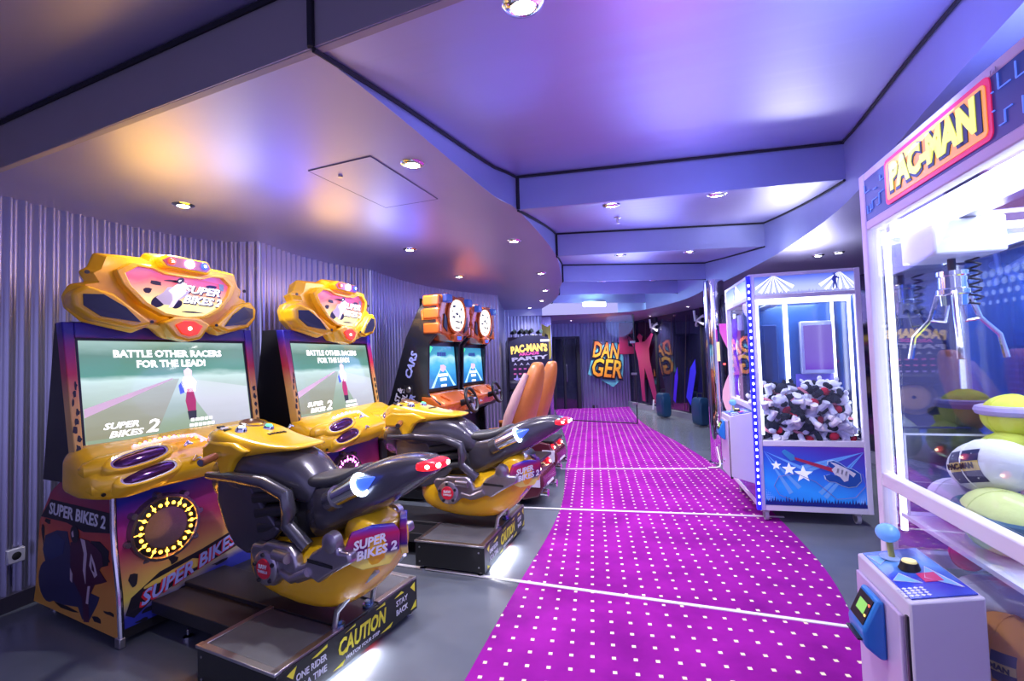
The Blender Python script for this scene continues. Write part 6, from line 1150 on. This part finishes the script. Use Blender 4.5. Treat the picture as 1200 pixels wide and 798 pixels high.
MB().prism(rrect(0.315, 0.845, 2.020, 2.154, 0.015), mpN, 0.004, 0.006).build('title_field', mat('title_orange', (0.90, 0.42, 0.06), 0.3, emit=(0.95, 0.42, 0.06), es=0.4), hn)
text('PAC-MAN', 'lettering', mat('title_shadow', (0.02, 0.03, 0.18), 0.3), hn, 0.125, face_m((-0.0035, 0.574, 2.084), (0, -1, 0), (0, 0, 1)), bold=0.05, width=0.49)
text('PAC-MAN', 'lettering', mat('title_lemon', (0.85, 0.88, 0.12), 0.3, emit=(0.85, 0.9, 0.15), es=0.55), hn, 0.12, face_m((-0.0055, 0.58, 2.089), (0, -1, 0), (0, 0, 1)), bold=0.032, width=0.46)
text('TM', 'lettering', m_white_p, hn, 0.018, face_m((-0.002, 0.285, 2.165), (0, -1, 0), (0, 0, 1)), bold=0.01)
for y in (0.06, CD - 0.06):
    for x in (0.06, CW - 0.07): MB().tube([(x, y, 0.80), (x, y, 1.95)], 0.012, 8).build('light_tube', m_led_strip, N, smooth=True)
MB().box((0.10, CD / 2, 1.945), (0.07, CD - 0.14, 0.05)).build('light_tube', m_led_strip, N, bevel=0.008)
MB().box((CW / 2, CD - 0.08, 1.945), (CW - 0.14, 0.06, 0.05)).build('light_tube', m_led_strip, N, bevel=0.008)
area('box_light', (CW / 2, CD / 2, 1.93), (0, 0, -1), (0.80, 0.88, 1.0), 9, 0.5, 0.8, N)
area('added_uplight', (CW * 0.4, CD * 0.5, CZ + 0.02), (-0.2, 0.1, 1), (0.25, 0.35, 1.0), 16, 0.5, 0.9, N)  # unseen blue uplight added to tint the ceiling above
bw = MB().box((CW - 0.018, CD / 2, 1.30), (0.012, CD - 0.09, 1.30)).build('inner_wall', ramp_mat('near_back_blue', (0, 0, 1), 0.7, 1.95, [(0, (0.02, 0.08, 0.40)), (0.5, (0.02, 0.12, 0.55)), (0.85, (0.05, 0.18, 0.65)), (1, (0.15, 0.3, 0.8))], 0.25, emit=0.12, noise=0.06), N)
for i in range(9):
    for j in range(4):
        rr = 0.022 * (1 - 0.17 * j); MB().prism([(0.10 + 0.055 * i + 0.027 * (j % 2) + rr * math.cos(q * PI / 5), 1.86 - 0.05 * j + rr * math.sin(q * PI / 5)) for q in range(10)], LEFTF(CW - 0.024), 0, 0.002).build('dot_print', mat('dot_sky', (0.5, 0.65, 0.95), 0.3, emit=(0.5, 0.65, 1), es=0.3), bw)
for j in range(18): MB().box((CW - 0.028, 0.55, 1.55 - 0.03 * j), (0.006, 0.42, 0.010)).build('louvre', mat('louvre_blue', (0.03, 0.15, 0.7), 0.25), bw)
MB().box((CW - 0.04, 0.86, 1.35), (0.04, 0.07, 1.15)).build('inner_post', mat('post_sky', (0.30, 0.45, 0.8), 0.3), N, bevel=0.004)
MB().box((CW / 2, CD / 2, 0.86), (CW - 0.10, CD - 0.10, 0.015)).build('prize_deck', m_frame, N)
gantry(N, 0.19, 0.88, 1.95, 0.13, (0.20, 0.22, 0.12))
control_box(N, 0.45, 0.80, 0.80, 0.05, 0.175)
# clear chute panels around the drop
ch_ = MB().box((0.20, 0.97, 1.02), (0.30, 0.006, 0.30)).build('chute_pane', glass_mat('chute_acrylic', (0.88, 0.90, 0.98)), N)
MB().box((0.20, 0.967, 1.17), (0.30, 0.008, 0.006)).build('chute_edge', m_white_p, ch_)
MB().box((0.055, 0.967, 1.02), (0.006, 0.008, 0.30)).build('chute_edge', m_white_p, ch_)
MB().box((0.020, CD / 2, 0.60), (0.006, CD - 0.10, 0.72)).build('lower_pane', g_claw, N)
MB().box((CW / 2, 0.02, 0.45), (CW - 0.1, 0.01, 0.5)).build('lower_panel', m_frame, N)
NM = Matrix.Translation((1.123, 0.857, 0.0)) @ Matrix.Rotation(math.radians(-16.7), 4, 'Z')
def round_plush(lb, x, y, z, r, col, rz=0.0, tilt=0.0, patch=None, band=None, second=None):
    T = empty('round_plush', (0, 0, 0), 0, lb, 'plush toy', 'round plush toys in the near claw machine')
    m = mat('soft_%d_%d_%d' % tuple(int(99 * q) for q in col), col, 0.9, spec=0.1, noise=0.06, nscale=50, bump=0.2)
    MB().ball((0, 0, 0), r, 20, 14).build('body', m, T, smooth=True)
    MB().tube([(r[0] * 1.003 * math.cos(2 * PI * k / 24), 0.0, r[2] * 1.003 * math.sin(2 * PI * k / 24)) for k in range(24)], 0.0025, 5, True).build('seam', m, T, smooth=True)
    if second: MB().ball((r[0] * 0.1, 0, r[2] * 0.25), (r[0] * 0.97, r[1] * 0.98, r[2] * 0.80), 20, 12).build('cap', mat('soft2_%d' % int(99 * second[0]), second, 0.9, spec=0.1), T, smooth=True)
    if band: MB().tube([(r[0] * 0.99 * math.cos(2 * PI * k / 24), r[1] * 0.99 * math.sin(2 * PI * k / 24), 0.02) for k in range(24)], 0.018, 8, True).build('band', mat('band_%d' % int(99 * band[0]), band, 0.8), T, smooth=True)
    if patch:
        # printed label wrapped on the side facing -x
        mp = lambda a, b, d: ((-math.sqrt(max(1e-4, 1 - (a / r[1]) ** 2 - (b / r[2]) ** 2)) * r[0] * (1.004 + d)), a, b)
        pw, ph = patch; g = MB(); n_ = 6
        g.add([mp(-pw + 2 * pw * i / n_, -ph + 2 * ph * j / n_, 0.0) for j in range(n_ + 1) for i in range(n_ + 1)], [(j * (n_ + 1) + i, j * (n_ + 1) + i + 1, (j + 1) * (n_ + 1) + i + 1, (j + 1) * (n_ + 1) + i) for j in range(n_) for i in range(n_)])
        p_ = g.build('label_patch', mat('patch_navy', (0.02, 0.03, 0.10), 0.5), T, smooth=True)
        g = MB(); g.add([mp(-pw + 2 * pw * i / n_, -ph * 0.3 + 0.6 * ph * j / 2, 0.010) for j in range(3) for i in range(n_ + 1)], [(j * (n_ + 1) + i, j * (n_ + 1) + i + 1, (j + 1) * (n_ + 1) + i + 1, (j + 1) * (n_ + 1) + i) for j in range(2) for i in range(n_)])
        g.build('label_stripe', mat('patch_gold', (0.70, 0.55, 0.15), 0.5), p_, smooth=True)
        text('PAC-MAN', 'lettering', m_inkp, p_, ph * 0.5, face_m((-r[0] * 1.03, 0, 0), (0, -1, 0), (0, 0, 1)), bold=0.02, width=pw * 1.7)
    T.matrix_world = NM @ Matrix.Translation((x, y, z)) @ Matrix.Rotation(rz, 4, 'Z') @ Matrix.Rotation(tilt, 4, 'X')
    return T
YE, LI, BL, WT, OR, PK = (0.72, 0.78, 0.10), (0.62, 0.55, 0.72), (0.25, 0.40, 0.75), (0.82, 0.84, 0.80), (0.75, 0.32, 0.06), (0.75, 0.10, 0.15)
round_plush('white oval plush with a dark printed label on top of the near claw heap', 0.19, 0.75, 1.11, (0.085, 0.145, 0.085), WT, 0.15, -0.30, (0.062, 0.05))
round_plush('lilac round plush left of the big pale yellow one', 0.17, 0.90, 0.955, (0.085, 0.085, 0.08), LI, 0.3)
round_plush('big pale yellow plush with a dark band below the white oval one', 0.15, 0.64, 0.97, (0.095, 0.12, 0.095), (0.74, 0.82, 0.30), 0.0, 0.1, None, (0.03, 0.10, 0.16))
round_plush('yellow round plush highest at the back of the heap', 0.36, 0.93, 1.25, (0.085, 0.085, 0.075), YE, 0.2, 0.0, None, (0.40, 0.35, 0.6))
round_plush('yellow plush just below the highest yellow one', 0.33, 0.90, 1.12, (0.09, 0.09, 0.08), (0.66, 0.74, 0.12), 0.0)
round_plush('dark banded yellow plush right of the highest yellow one', 0.42, 0.76, 1.20, (0.085, 0.09, 0.08), YE, 0.0, 0.2, None, (0.02, 0.05, 0.06))
round_plush('crimson plush against the blue back wall', 0.60, 0.86, 1.20, (0.08, 0.09, 0.08), PK, 0.0)
round_plush('blue round plush low beside the lilac one', 0.34, 0.95, 0.97, (0.085, 0.075, 0.10), BL, 0.0)
round_plush('grey violet plush behind the blue one', 0.52, 0.95, 1.00, (0.10, 0.085, 0.12), (0.30, 0.26, 0.50), 0.0)
round_plush('pink plush low behind the white oval one', 0.38, 0.74, 0.98, (0.12, 0.11, 0.11), (0.75, 0.50, 0.62), 0.0)
round_plush('pale blue plush at the right of the heap', 0.42, 0.50, 0.98, (0.13, 0.13, 0.12), (0.45, 0.55, 0.80), 0.0)
round_plush('purple plush behind the pink one', 0.62, 0.74, 1.00, (0.11, 0.12, 0.13), (0.30, 0.10, 0.35), 0.0)
round_plush('brown orange plush with a dark printed label in the prize drawer', 0.16, 0.66, 0.57, (0.105, 0.115, 0.115), OR, 0.6, 0.0, (0.055, 0.042))
round_plush('small red plush seen above the control box', 0.17, 0.86, 0.79, (0.05, 0.05, 0.055), PK, 0.0)
round_plush('grey wrapped plush behind the control box', 0.22, 0.80, 0.68, (0.11, 0.12, 0.05), (0.60, 0.60, 0.70), 0.0)
MB().box((CW / 2, CD / 2, 0.44), (CW - 0.12, CD - 0.12, 0.02)).build('drawer_floor', m_frame, N)
